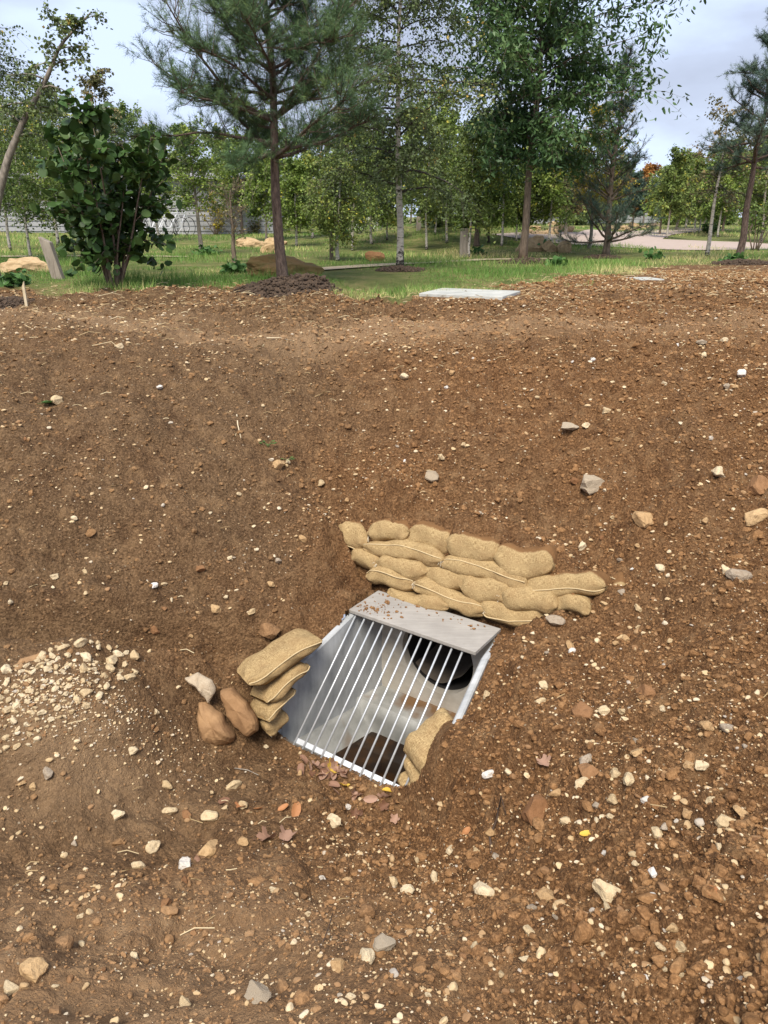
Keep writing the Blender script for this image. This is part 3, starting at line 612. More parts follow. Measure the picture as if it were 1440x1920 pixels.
W_ = [
 (608, 1004, 690, 1010, 0.125, 'leftmost sandbag of the top row, partly buried, sewn edge turned down to its right', dict(seam=-0.8, seed=1, soil=0.40, tie=1, sag=0.02)),
 (690, 1000, 766, 998, 0.105, 'short sandbag second from the left in the top row, soil on its ragged top', dict(seed=2, soil=0.52)),
 (760, 1006, 850, 1018, 0.115, 'third sandbag from the left in the top row, paler and dusty with soil', dict(seed=3, soil=0.55, tie=1)),
 (836, 1022, 938, 1040, 0.125, 'wide middle sandbag of the top row with a soil-crusted upper edge', dict(seed=4, soil=0.58)),
 (924, 1048, 1036, 1066, 0.130, 'big sandbag at the right of the top row with a ragged soil-crusted top', dict(seed=5, soil=0.56)),
 (982, 1096, 1132, 1106, 0.100, 'rightmost long sandbag, buried in soil at its right end, loose strings on top', dict(seam=-0.35, seed=6, soil=0.42, tie=-1)),
 (684, 1024, 832, 1048, 0.090, 'long second-row sandbag at the left with a full-length sewn seam', dict(seam=0.15, seed=7, bow=0.03, tie=1)),
 (826, 1054, 988, 1090, 0.095, 'long second-row sandbag in the middle with a bold seam along its front', dict(seam=0.1, seed=8, bow=0.02)),
 (655, 1042, 716, 1054, 0.080, 'small end sandbag at the left of the third row under the leftmost bag', dict(seed=9)),
 (708, 1058, 802, 1074, 0.085, 'smooth third-row sandbag beneath the long seamed bag on the left', dict(seed=10, bow=0.03, tie=-1)),
 (784, 1070, 884, 1096, 0.095, 'third-row sandbag left of centre with tied right end', dict(seed=11, bow=0.04, tie=1)),
 (862, 1096, 962, 1118, 0.100, 'plump third-row sandbag in the middle above two seamed bags', dict(seed=12, bow=0.04, tie=1)),
 (940, 1116, 1046, 1136, 0.095, 'third-row sandbag right of the plump middle one', dict(seed=13, bow=0.02, tie=-1)),
 (1032, 1130, 1106, 1140, 0.085, 'short sandbag at the low right end, half sunk in soil', dict(seed=14, soil=0.3)),
 (688, 1078, 778, 1092, 0.080, 'fourth-row sandbag at the far left with a seam across its front', dict(seam=0.25, seed=15, bow=0.03, tie=1)),
 (774, 1098, 912, 1146, 0.085, 'long slanting fourth-row sandbag with a seam just above the lid', dict(seam=0.2, seed=16, bow=0.02, tie=1)),
 (894, 1138, 1024, 1164, 0.095, 'lowest right sandbag with a seam, meeting the lid corner', dict(seam=-0.3, seed=17, bow=0.02)),
 (728, 1112, 842, 1142, 0.070, 'bottom sandbag squashed directly behind the concrete lid', dict(seed=18)),
]
for i, (u0, v0, u1, v1, H, lb, k) in enumerate(W_):
    dv = -6 if i < 6 else -2; wallbag(u0, v0 + dv, u1, v1 + dv, H * (1.20 if i < 6 else 1.20), lb, off=0.014 * math.sin(i * 2.3), **k)
p = hit(1164, 1096); bag('sandbag', p + np.array([-.05, .05, -.02]), p + np.array([.05, .03, -.03]), Z, 0.10, 0.16, 'scrap of buried sandbag poking out of the soil right of the bag wall', seed=20, soil=0.4)
# stack beside the left wing
def sbag(u0, v0, z0, u1, v1, z1, H, D, lb, **k):
    return bag('sandbag', atz(u0, v0, z0), atz(u1, v1, z1), k.pop('up', Z - A * 0.3), H, D, lb, group='burlap sandbags stacked left of the drain', front=1, **k)
sbag(456, 1272, -2.50, 590, 1194, -2.36, 0.12, 0.33, 'uppermost flat sandbag left of the drain, sewn edge facing the concrete', seam=0.01, seed=31, bow=0.03)
sbag(484, 1308, -2.61, 560, 1240, -2.50, 0.10, 0.30, 'second sandbag down in the stack left of the drain', seam=0.01, seed=32, bow=0.02)
sbag(486, 1344, -2.72, 536, 1286, -2.62, 0.10, 0.26, 'third sandbag down in the stack left of the drain', seam=0.01, seed=33, bow=0.02)
sbag(498, 1372, -2.84, 528, 1330, -2.74, 0.12, 0.13, 'lowest sandbag tucked beside the left concrete wing', seed=34)
# right of the grate
def rbag(u0, v0, z0, u1, v1, z1, H, D, lb, **k):
    return bag('sandbag', atz(u0, v0, z0), atz(u1, v1, z1), Z + F * 0.25, H, D, lb, group='burlap sandbags right of the grate', **k)
rbag(774, 1430, -2.785, 856, 1356, -2.60, 0.13, 0.28, 'sandbag bulging over the right edge of the grate, upper one', seed=41, bow=0.02, tie=-1)
rbag(768, 1458, -2.89, 836, 1412, -2.75, 0.11, 0.22, 'middle sandbag under the bulging one right of the grate', seed=42, tie=-1)
rbag(752, 1478, -2.95, 820, 1440, -2.86, 0.09, 0.16, 'lowest sandbag at the foot of the grate on the right', seed=43)

# ------------------------------------------------------------------ stones
import bmesh
def stone_mesh(seed, mat, sub=3, flat=0.7, cuts=12, name='stone', smooth=False, rough=1.0):
    r_ = np.random.default_rng(seed); bm = bmesh.new(); bmesh.ops.create_icosphere(bm, subdivisions=sub, radius=1)
    V = np.array([v.co[:] for v in bm.verts]); Fc = np.array([[v.index for v in f.verts] for f in bm.faces]); bm.free()
    for _ in range(cuts):                # planed off facets
        d_ = r_.normal(size=3); d_ /= np.linalg.norm(d_); h_ = r_.uniform(0.52, 0.80); k = V @ d_; V = V - np.clip(k - h_, 0, 9)[:, None] * d_
    V = V * (1 + rough * 0.35 * noise3(V * 1.3 + seed, seed)[:, None] + 0.12 * noise3(V * 4.0 + seed, seed + 1)[:, None] + 0.07 * noise3(V * 9 + seed, seed + 2)[:, None])
    V = V * np.array([1, r_.uniform(0.65, 0.95), flat * r_.uniform(0.75, 1.1)])
    m_ = MB(); m_.add(V, Fc, r_.uniform(0, 1)); return m_.mesh(name, mat, smooth)
SM = {}
def get_stone(mat, k, flat=0.7):
    key = (mat, k, flat)
    if key not in SM: SM[key] = stone_mesh(hash_(mat) + k * 17, M[mat], flat=flat)
    return SM[key]
def hash_(s): return sum(ord(c) * (i + 3) for i, c in enumerate(s)) % 9973
placed = []
def put_stone(p, size, mat, k, label, group=None, cat='stone', sink=0.30, sc=(1, 1, 1), rz=None, name='stone', tilt=0.5, flat=0.7):
    r_ = np.random.default_rng(int(abs(p[0]) * 1e4) + k)
    o = bpy.data.objects.new(name, get_stone(mat, k, flat)); C.objects.link(o)
    o.scale = [size * q for q in sc]; o.rotation_euler = (r_.uniform(-tilt, tilt), r_.uniform(-tilt, tilt), r_.uniform(0, 6.3) if rz is None else rz)
    o.location = (p[0], p[1], p[2] + size * 0.6 * (1 - 2 * sink)); tag(o, label, cat, group); placed.append((p[0], p[1], size)); return o
# (u, v, width px, material, label)
notable = [
 (63, 1812, 54, 'ochre', 'blocky tan stone alone near the bottom left corner'), (18, 1852, 34, 'cream', 'cream stone at the left edge below the blocky tan one'),
 (348, 1620, 30, 'white', 'bright white stone beside a brown leaf in the left foreground'), (394, 1592, 48, 'ochre', 'wedge-shaped buff stone just behind the bright white one'),
 (284, 1585, 30, 'cream', 'oval cream stone left of the buff wedge'), (221, 1528, 24, 'cream', 'cream stone by a curled leaf, left of the leaf litter'),
 (318, 1520, 26, 'cream', 'rounded cream stone in the ditch left of centre'), (350, 1525, 22, 'rust', 'brown lump beside the rounded cream stone in the ditch'),
 (393, 1528, 30, 'cream', 'long cream stone in the ditch left of the orange leaf'), (627, 1540, 38, 'cream', 'large cream stone below the litter of leaves at the grate'),
 (456, 1578, 20, 'ochre', 'small tan stone above the torn brown leaves'), (260, 1622, 24, 'cream', 'cream chip left of the bright white stone'),
 (907, 1667, 42, 'cream', 'flat-topped cream stone in the clods below the centre right'), (1023, 1678, 44, 'ochre', 'upright rounded tan stone in the lower right clods'),
 (1142, 1674, 58, 'cream', 'broad triangular buff stone right of the upright tan one'), (1224, 1636, 24, 'white', 'narrow pale upright stone right of the triangular one'),
 (688, 1792, 34, 'cream', 'cream stone bottom centre beside the grey mortar lump'), (718, 1766, 40, 'tan', 'flat grey mortar lump bottom centre'),
 (480, 1858, 50, 'tan', 'larger speckled grey mortar lump low and left of centre'), (345, 1880, 26, 'cream', 'cream stone under a small grey pebble at the bottom left'),
 (636, 1810, 30, 'ochre', 'orange-tan stone left of the bottom centre cream one'), (766, 1668, 28, 'cream', 'yellowish cream stone among a cluster left of the flat-topped one'),
 (738, 1652, 24, 'cream', 'cream stone at the left of the cluster under the straw tuft'), (1180, 1462, 28, 'cream', 'cream stone in the knot of dark and pale stones on the right'),
 (1098, 1424, 30, 'grey', 'pale grey flat stone above the dark lump on the right'), (1107, 1448, 50, 'rust', 'dark brown lump behind the knot of pale stones'),
 (1088, 1468, 28, 'cream', 'cream stone in front of the dark lump'), (1197, 1412, 28, 'ochre', 'golden stone above the knot of pale stones on the right'),
 (1152, 1448, 24, 'cream', 'cream stone between the dark lump and the golden one'), (1043, 1487, 26, 'ochre', 'tan stone below the dark lump'),
 (1290, 1434, 26, 'ochre', 'left one of a touching pair of tan stones on the right bank'), (1314, 1434, 26, 'cream', 'right one of a touching pair of tan stones on the right bank'),
 (1360, 1540, 40, 'cream', 'lumpy cream stone near the right edge'), (1392, 1523, 30, 'ochre', 'round tan stone touching the lumpy cream one at the right edge'),
 (1333, 1500, 24, 'cream', 'cream stone above the lumpy one near the right edge'), (1288, 1526, 26, 'ochre', 'tan stone left of the lumpy cream one'),
 (1230, 1562, 26, 'cream', 'cream stone touching a grey one on the lower right bank'), (1247, 1550, 20, 'grey', 'grey stone touching a cream one on the lower right bank'),
 (1000, 1522, 56, 'rust', 'large brown rounded stone behind the dark twig'), (1062, 1540, 24, 'cream', 'cream stone right of the brown rounded stone'),
 (1210, 1500, 22, 'white', 'pale stone right of centre on the right bank'), (1148, 1500, 24, 'cream', 'thin cream stone on the right bank above the yellow leaf'),
 (1134, 1332, 24, 'cream', 'bright cream angular stone right of the grate'), (1090, 1330, 50, 'rust', 'large round brown stone left of the bright angular one'),
 (1210, 1298, 40, 'rust', 'brown boulder half sunk in the right bank'), (1070, 1210, 20, 'ochre', 'golden tan stone below the bag wall on the right'),
 (1020, 1283, 20, 'cream', 'upright cream stone in the clods right of the lid'), (1040, 1164, 34, 'grey', 'blue-grey lump at the right foot of the bag wall'),
 (1166, 1110, 16, 'grey', 'grey pebble against the scrap of buried sandbag'), (1385, 1078, 42, 'grey', 'crumbly grey lump on the right slope'),
 (1362, 1070, 24, 'cream', 'cream stone left of the crumbly grey lump'), (1108, 906, 58, 'tan', 'flat grey mortar piece on the slope above the bag wall'),
 (1078, 902, 18, 'rust', 'small brown stone against the left end of the flat mortar piece'), (1344, 886, 28, 'cream', 'cream stone high on the right slope'),
 (1205, 972, 46, 'ochre', 'knobbly tan stone above the right end of the bag wall'), (1415, 970, 54, 'ochre', 'broad ochre rock at the right edge of the upper slope'),
 (1418, 915, 50, 'rust', 'dark ochre rock at the right edge above another rock'), (808, 892, 34, 'tan', 'flat grey stone on the slope above the bag wall'),
 (757, 705, 16, 'cream', 'cream stone high in the middle of the slope'), (1314, 641, 18, 'tan', 'smooth round greenish pebble up on the plateau'),
 (1357, 639, 18, 'cream', 'cream stone right of the round pebble on the plateau'), (1390, 700, 26, 'white', 'white long stone far up at the right'),
 (521, 872, 26, 'ochre', 'tan stone below the tiny green seedlings'), (760, 905, 16, 'rust', 'dark stone left of the flat grey one above the bags'),
 (601, 905, 16, 'cream', 'bright cream stone up the slope left of the bag wall'), (827, 858, 16, 'cream', 'cream stone up the slope over the bag wall'),
 (108, 750, 24, 'cream', 'cream stone touching the yellow leaf at the left'), (505, 1180, 44, 'brownrock', 'orange-brown rock above the flat sandbag on the left'),
 (288, 1098, 16, 'white', 'white stone on the left slope above the gravel'), (472, 1148, 18, 'cream', 'cream stone above the orange-brown rock'),
 (404, 1140, 20, 'ochre', 'tan slab of stone on the left slope'), (376, 1065, 22, 'rust', 'pointed brown stone beside white pebbles on the left slope'),
 (300, 725, 14, 'white', 'white chip high on the left slope'), (103, 1080, 16, 'cream', 'cream stone on the left slope above the cream gravel'),
 (1162, 1050, 16, 'grey', 'pale grey stone right of the top sandbags'), (1238, 1066, 22, 'cream', 'flat cream stone on the right slope under the grey lump'),
 (540, 865, 12, 'cream', 'cream pebble beside the seedling'), (868, 835, 14, 'cream', 'cream stone in the middle of the slope'),
 (1065, 800, 34, 'tan', 'thin flat tan stone lying high on the slope'), (1136, 770, 22, 'cream', 'cream stone under the thin flat tan stone'),
]
for i, (u, v, w, mt, lb) in enumerate(notable):
    p = hit(u, v + w * 0.15); put_stone(p, w * 0.5 * depth(p) / FPX * 1.22, mt, i % 6, lb, tilt=0.08 if mt == 'tan' else 0.35, sink=0.30, flat=0.5 if mt == 'tan' else 0.7)
# big brown rocks by the left stack
def rock_poly(name, poly, dist_z, mat, label, thick, seed, cat='rock'):
    """irregular rock whose silhouette follows its outline as seen, with real depth"""
    pts = [atz(u, v, dist_z[0] + (dist_z[1] - dist_z[0]) * (v - min(q[1] for q in poly)) / max(1, (max(q[1] for q in poly) - min(q[1] for q in poly)))) for u, v in poly]
    pts = np.array(pts); c_ = pts.mean(0); n_ = np.cross(pts[1] - c_, pts[0] - c_); U_, S_, Vt = np.linalg.svd(pts - c_); n_ = Vt[2]; n_ = n_ * np.sign(n_ @ (np.array([0, 0, CAMZ]) - c_))
    bm = bmesh.new(); r_ = np.random.default_rng(seed); fr_ = []
    k = len(pts)
    for ring, (sc_, h_) in enumerate([(0.0, 0.46), (0.4, 0.45), (0.78, 0.34), (1.0, -0.05), (0.97, -0.6), (0.6, -1.0)]):
        ringv = []
        for q in range(k * 6):
            a_ = q / 6; i0 = int(a_) % k; f_ = a_ - int(a_); pp = pts[i0] * (1 - f_) + pts[(i0 + 1) % k] * f_
            P1 = c_ + (pp - c_) * sc_ + n_ * h_ * thick; ringv.append(P1)
        fr_.append(ringv)
    V = np.array(fr_).reshape(-1, 3); K = k * 6; V = V + n_ * (thick * 0.9 * noise3(V * 8, seed))[:, None] + 0.03 * np.stack([noise3(V * 20, seed + q) for q in range(3)], -1) + 0.014 * np.stack([noise3(V * 55, seed + q) for q in range(3)], -1)
    i_ = np.arange(5)[:, None] * K; j_ = np.arange(K)[None]; j2 = (j_ + 1) % K
    m_ = MB(); m_.add(V, np.stack([i_ + j_, i_ + K + j_, i_ + K + j2, i_ + j2], -1).reshape(-1, 4), 0.4); m_.F.append(np.array([list(range(5 * K, 6 * K))]))
    o = m_.build(name, M[mat], None, smooth=False, origin=c_ - n_ * thick * 0.5); tag(o, label, cat)
    s2 = o.modifiers.new('s', 'SUBSURF'); s2.levels = 1; s2.render_levels = 1; return o
rock_poly('rock', [(369, 1318), (384, 1316), (412, 1338), (438, 1382), (436, 1396), (405, 1402), (380, 1396), (372, 1360)], (-2.60, -2.84), 'brownrock', 'large upright brown rock, the nearer of two beside the sandbag stack', 0.10, 5)
rock_poly('rock', [(410, 1292), (432, 1288), (462, 1312), (484, 1350), (486, 1368), (466, 1380), (438, 1362), (424, 1332)], (-2.55, -2.80), 'brownrock', 'brown rock leaning against the lowest sandbags on the left', 0.12, 8)
rock_poly('mortar_lump', [(343, 1270), (372, 1260), (396, 1275), (402, 1300), (388, 1316), (368, 1298)], (-2.46, -2.60), 'tan', 'crumbly grey-tan lump of mortar above the upright brown rock', 0.05, 11, 'rubble')
rock_poly('rock', [(0, 1262), (40, 1240), (95, 1216), (100, 1228), (50, 1262), (10, 1290), (0, 1290)], (-2.19, -2.24), 'brownrock', 'long brown rock ledge at the left edge above the cream gravel', 0.08, 13)
# cream gravel patch on the left bank: individual stones
g1 = 'pale gravel stones heaped on the left bank'; cnt = 0; r0 = random.Random(4)
while cnt < 112:
    u = r0.uniform(-10, 262); v = r0.uniform(1196, 1420)
    lo = np.interp(u, [0, 60, 120, 200, 262], [1255, 1240, 1205, 1200, 1225]); hi = np.interp(u, [0, 60, 150, 262], [1420, 1395, 1330, 1275])
    if not (lo < v < hi) or r0.random() < 0.55 * (v - lo) / (hi - lo): continue
    w = r0.choice([11, 14, 16, 19, 23, 27]) * r0.uniform(0.85, 1.1); p = hit(u, v); s_ = w * 0.5 * depth(p) / FPX
    if any((p[0] - a) ** 2 + (p[1] - b) ** 2 < (0.8 * (s_ + c)) ** 2 for a, b, c in placed[-cnt - 1:]) : continue
    put_stone(p, s_ * 1.15, 'cream', r0.randrange(6), 'cream gravel stone in the pale heap on the left bank', g1, sink=0.46, name='gravel_stone', cat='gravel stone'); cnt += 1
g2 = 'loose stones scattered over the brown soil'; cnt = 0
while cnt < 190 - len(notable) + 60:
    u = r0.uniform(10, 1430); v = r0.uniform(640, 1900)
    if v < 1000 and r0.random() < 0.35: continue
    if u < 720 and r0.random() < 0.55: continue
    p = hit(u, v); s, t = loc2(p[0], p[1])
    if -0.5 < s < 1.05 and -0.6 < t < 0.75: continue
    w = r0.choice([15, 17, 19, 22, 26, 32]) * r0.uniform(0.8, 1.1) * (1.0 if v > 1300 else 0.72 if v > 900 else 0.55); s_ = w * 0.5 * depth(p) / FPX
    if any((p[0] - a) ** 2 + (p[1] - b) ** 2 < (s_ + c) ** 2 for a, b, c in placed): continue
    mt = r0.choice(['cream', 'cream', 'cream', 'cream', 'cream', 'ochre', 'ochre', 'ochre', 'white', 'grey', 'rust']); nm = {'cream': 'cream', 'ochre': 'tan', 'white': 'whitish', 'grey': 'grey', 'rust': 'rusty brown'}[mt]
    put_stone(p, s_, mt, r0.randrange(6), 'small loose %s stone bedded in the brown soil' % nm, g2 + ', ' + nm, sink=0.28, sc=(1, r0.uniform(.7, 1), 1)); cnt += 1

# scattered stuff: many-faced little lumps merged in one mesh
bm = bmesh.new(); bmesh.ops.create_icosphere(bm, subdivisions=1, radius=1); ICV = np.array([v.co[:] for v in bm.verts]); ICF = np.array([[v.index for v in f.verts] for f in bm.faces]); bm.free()
bm = bmesh.new(); bmesh.ops.create_icosphere(bm, subdivisions=2, radius=1); IC2V = np.array([v.co[:] for v in bm.verts]); IC2F = np.array([[v.index for v in f.verts] for f in bm.faces]); bm.free()
def scatter(mb_, X, Y, size, seed, V0, F0, sink, jag=0.22, flat=0.75, at=None, gzz=None):
    r_ = np.random.default_rng(seed); n = len(X)
    if n == 0: return
    var = 24; k = len(V0); Vv = []
    for q in range(var):
        V = V0.copy()
        for _ in range(4):
            d_ = r_.normal(size=3); d_ /= np.linalg.norm(d_); V = V - np.clip(V @ d_ - r_.uniform(0.45, 0.8), 0, 9)[:, None] * d_ * 0.9
        Vv.append(V * (1 + jag * r_.normal(size=(k, 1)) * 0.5))
    Vv = np.array(Vv)[r_.integers(0, var, n)]
    Vv = Vv * np.stack([np.ones(n), r_.uniform(0.55, 1, n), flat * r_.uniform(0.6, 1.1, n)], -1)[:, None]
    a_ = r_.uniform(0, 6.3, n); b_ = r_.normal(0, 0.35, n); c_, s_ = np.cos(a_)[:, None], np.sin(a_)[:, None]; cb, sb = np.cos(b_)[:, None], np.sin(b_)[:, None]
    x, y, z = Vv[..., 0], Vv[..., 1], Vv[..., 2]; y, z = y * cb - z * sb, y * sb + z * cb; x, y = x * c_ - y * s_, x * s_ + y * c_
    gz_ = ground_z(X, Y) if gzz is None else gzz
    P_ = np.stack([x, y, z], -1) * size[:, None, None] + np.stack([X, Y, gz_ + size * sink], -1)[:, None]
    F_ = (F0[None] + (np.arange(n) * k)[:, None, None]).reshape(-1, F0.shape[1])
    mb_.add(P_.reshape(-1, 3), F_, np.repeat(at if at is not None else r_.uniform(0, 1, n), k))
def cand(n, seed, p=2.0, ymin=1.0, ymax=12.5):
    r_ = np.random.default_rng(seed); lo, hi = ymin ** (1 - p + 1), ymax ** (1 - p + 1)
    if abs(p - 2) < 1e-6: y = ymin * (ymax / ymin) ** r_.uniform(0, 1, n)
    else: y = (r_.uniform(0, 1, n) * (hi - lo) + lo) ** (1 / (2 - p))
    x = r_.uniform(-0.66, 0.66, n) * (y + 0.7); return x, y, r_
def ok(X, Y):
    s, t = loc2(X, Y); w_ = (t + 0.21) / 0.84
    bad = (t > -0.42) & (t < 0.655) & (s > -0.45 + 0.1 * w_) & (s < 0.92 + 0.06 * w_)
    bad |= (np.abs(X - SLABS[0][0]) < 0.56) & (np.abs(Y - SLABS[0][1]) < 0.48)
    bad |= (np.abs(X - SLABS[1][0]) < 0.22) & (np.abs(Y - SLABS[1][1]) < 0.5)
    bad |= (t > -0.62) & (t < -0.2) & (s > -0.2) & (s < 1.05)
    return ~bad & (grass_mask(X, Y) < 0.45)
def set_ga(o):
    V = np.zeros(len(o.data.vertices) * 3, dtype=np.float32); o.data.vertices.foreach_get('co', V); V = V.reshape(-1, 3); fattr(o, 'grey', grey_f(V[:, 0], V[:, 1])); fattr(o, 'dust', dust_f(V[:, 0], V[:, 1]) * 0.8)
# clods
mc = MB(); X, Y, r_ = cand(88000, 11, 1.8); k = ok(X, Y) & (r_.uniform(0, 1, len(X)) < 0.10 + 0.90 * rough_mask(X, Y) ** 1.1); X, Y = X[k], Y[k]
size = (0.0045 + 0.0035 * np.maximum(Y - 2, 0) * 0.5) * np.exp(r_.normal(0, 0.45, len(X))); size = np.clip(size, 0.003, 0.03)
scatter(mc, X, Y, size, 3, ICV, ICF, 0.15, 0.3, at=r_.uniform(0, 1, len(X)) ** 1.5)
X, Y, r_ = cand(9000, 12, 1.8); k = ok(X, Y) & (r_.uniform(0, 1, len(X)) < 0.05 + 0.95 * rough_mask(X, Y) ** 1.8); X, Y = X[k], Y[k]
size = np.clip(0.013 * np.exp(r_.normal(0, 0.42, len(X))), 0.007, 0.042)
scatter(mc, X, Y, size, 4, IC2V, IC2F, 0.12, 0.12, at=r_.uniform(0, 1, len(X)) ** 1.5)
n = 150; sx = np.concatenate([r_.normal(0.10, 0.09, 110), r_.uniform(-0.03, 0.85, 40)]); tx = np.concatenate([r_.normal(-0.06, 0.07, 110), r_.uniform(-0.27, -0.16, 40)]); kk = (sx > -0.03) & (sx < 0.85) & (tx > -0.27) & (tx < 0.03); sx, tx = sx[kk], tx[kk]
P_ = L(0, 0, 0)[None] + A[None] * sx[:, None] + F[None] * tx[:, None]; scatter(mc, P_[:, 0], P_[:, 1], np.clip(0.006 * np.exp(r_.normal(0, .5, len(sx))), .003, .02), 8, ICV, ICF, 0.3, 0.2, gzz=np.full(len(sx), T0[2] + 0.02))
o = mc.build('soil_clods', M['clod'], smooth=False); tag(o, 'crumbled brown clods of soil strewn over the banks', 'soil', kind='stuff'); set_ga(o)
# fine gravel and chips
mc = MB(); X, Y, r_ = cand(64000, 21, 1.6); dens = 0.10 + 0.65 * np.clip(0.35 + fbm2(X * 1.5, Y * 1.5, 61, 4) * 2.0 + 0.25 * np.tanh(X), 0, 1) ** 1.3; k = ok(X, Y) & (r_.uniform(0, 1, len(X)) < dens); X, Y = X[k], Y[k]
size = np.clip((0.0018 + 0.0009 * Y) * np.exp(r_.normal(0, 0.5, len(X))), 0.0018, 0.018)
scatter(mc, X, Y, size, 5, ICV, ICF, 0.2, 0.15, 0.6)
X, Y, r_ = cand(13000, 22, 1.2); k = ok(X, Y) & (r_.uniform(0, 1, len(X)) < np.clip(0.10 + 0.50 * np.clip(X + 0.6, 0, 1) + 1.3 * fbm2(X * 1.8, Y * 1.8, 62, 3), 0.04, 1)); X, Y = X[k], Y[k]
size = np.clip(0.0098 * np.exp(r_.normal(0, 0.38, len(X))) * (0.7 + 0.12 * Y), 0.004, 0.020)
scatter(mc, X, Y, size, 6, IC2V, IC2F, 0.2, 0.08, 0.65)
# crumbs within the pale gravel heap
gc = hit(110, 1300); X = gc[0] + r_.normal(0, 0.28, 1500); Y = gc[1] + 0.30 * (X - gc[0]) + r_.normal(0, 0.11, 1500); size = 0.006 * np.exp(r_.normal(0, 0.4, 1500))
scatter(mc, X, Y, size, 7, ICV, ICF, 0.3, 0.15, 0.7, at=r_.uniform(0.5, 0.92, 1500))
o = mc.build('gravel', M['pebble'], smooth=False); tag(o, 'fine pale limestone chips and grit mixed into the soil', 'gravel', kind='stuff')

# straw and bits of stalk
ms = MB(); X, Y, r_ = cand(9000, 31, 1.0, 2.0, 13.5); k = (r_.uniform(0, 1, len(X)) < np.clip((Y - 5.6) / 2.2, 0.03, 1)) & (grass_mask(X, Y) < 0.9); s, t = loc2(X, Y); k &= ~((s > -0.5) & (s < 1.1) & (t > -0.7) & (t < 0.7)); X, Y = X[k], Y[k]; n = len(X)
a_ = r_.normal(0.2, 0.7, n); l_ = np.clip(0.05 * np.exp(r_.normal(0, 0.55, n)), 0.02, 0.22); zg = ground_z(X, Y) + 0.010
d_ = np.stack([np.cos(a_), np.sin(a_), r_.normal(0, 0.12, n)], -1) * l_[:, None]; pq = np.stack([-np.sin(a_), np.cos(a_), 0.8 + 0 * a_], -1) * (0.0022 + 0.0003 * Y)[:, None]
c0 = np.stack([X, Y, zg], -1); md = c0 + d_ * 0.5 + np.stack([r_.normal(0, .1, n), r_.normal(0, .1, n), np.full(n, 0.12)], -1) * l_[:, None]
Pq = np.stack([c0, md, c0 + d_, c0 + d_ + pq, md + pq, c0 + pq], 1); ms.polys(Pq, r_.uniform(0, 1, n))
tag(ms.build('straw', M['straw']), 'dry straw stalks littering the edge of the bare soil', 'straw', kind='stuff')

# ------------------------------------------------------------------ fallen leaves, twigs, seedlings
def leaf_mesh(kind, mat, seed):
    r_ = np.random.default_rng(seed); n = 40; th = np.linspace(0, 2 * np.pi, n, endpoint=False)
    if kind == 'maple': rad = 0.55 + 0.35 * np.abs(np.cos(2.5 * th)) ** 1.4 + 0.07 * np.cos(12 * th)
    else: rad = 1 / np.sqrt((np.cos(th) / 1.0) ** 2 + (np.sin(th) / 0.52) ** 2) * (1 + 0.03 * np.cos(14 * th))
    m_ = MB(); V = [[0, 0, 0]]
    for sc_ in (0.5, 1.0): V += [[sc_ * rad[q] * math.cos(th[q]), sc_ * rad[q] * math.sin(th[q]), 0] for q in range(n)]
    V = np.array(V); cu = r_.uniform(0.45, 1.1); V[:, 2] = cu * V[:, 1] ** 2 + 0.25 * r_.uniform(-1, 1) * V[:, 0] ** 2 + 0.10 * noise3(V * 3 + seed, seed) + 0.05 * np.abs(np.sin(3 * np.arctan2(V[:, 1], V[:, 0]))) * np.hypot(V[:, 0], V[:, 1])
    i = np.arange(n); j = (i + 1) % n
    m_.add(V, np.stack([0 * i, 1 + i, 1 + j], -1), r_.uniform(0, 1)); m_.F.append(np.stack([1 + i, 1 + n + i, 1 + n + j, 1 + j], -1))
    b_ = m_.n; tube(m_, [[-0.5, 0, 0.0], [-1.0, 0.05, 0.05], [-1.5, 0.15, 0.12]], 0.02, 4); return m_.mesh('leaf', mat, True)
LM = {(k, c): [leaf_mesh(k, M[c], 10 * q + hash_(c)) for q in range(3)] for k in ('maple', 'oval') for c in ('dl_brown', 'dl_pink', 'dl_yellow', 'dl_orange', 'l_weed')}
def put_leaf(u, v, w, kind, col, label, group=None, lift=0.012, tilt=0.5, p=None):
    r_ = np.random.default_rng(int(u * 7 + v)); p = hit(u, v) if p is None else p
    o = bpy.data.objects.new('fallen_leaf', LM[(kind, col)][int(u) % 3]); C.objects.link(o); s_ = w * 0.5 * depth(p) / FPX; o.scale = (s_,) * 3
    o.location = (p[0], p[1], p[2] + lift + s_ * 0.2); o.rotation_euler = (r_.uniform(-tilt, tilt) + 0.3, r_.uniform(-tilt, tilt), r_.uniform(0, 6.3)); tag(o, label, 'leaf', group)
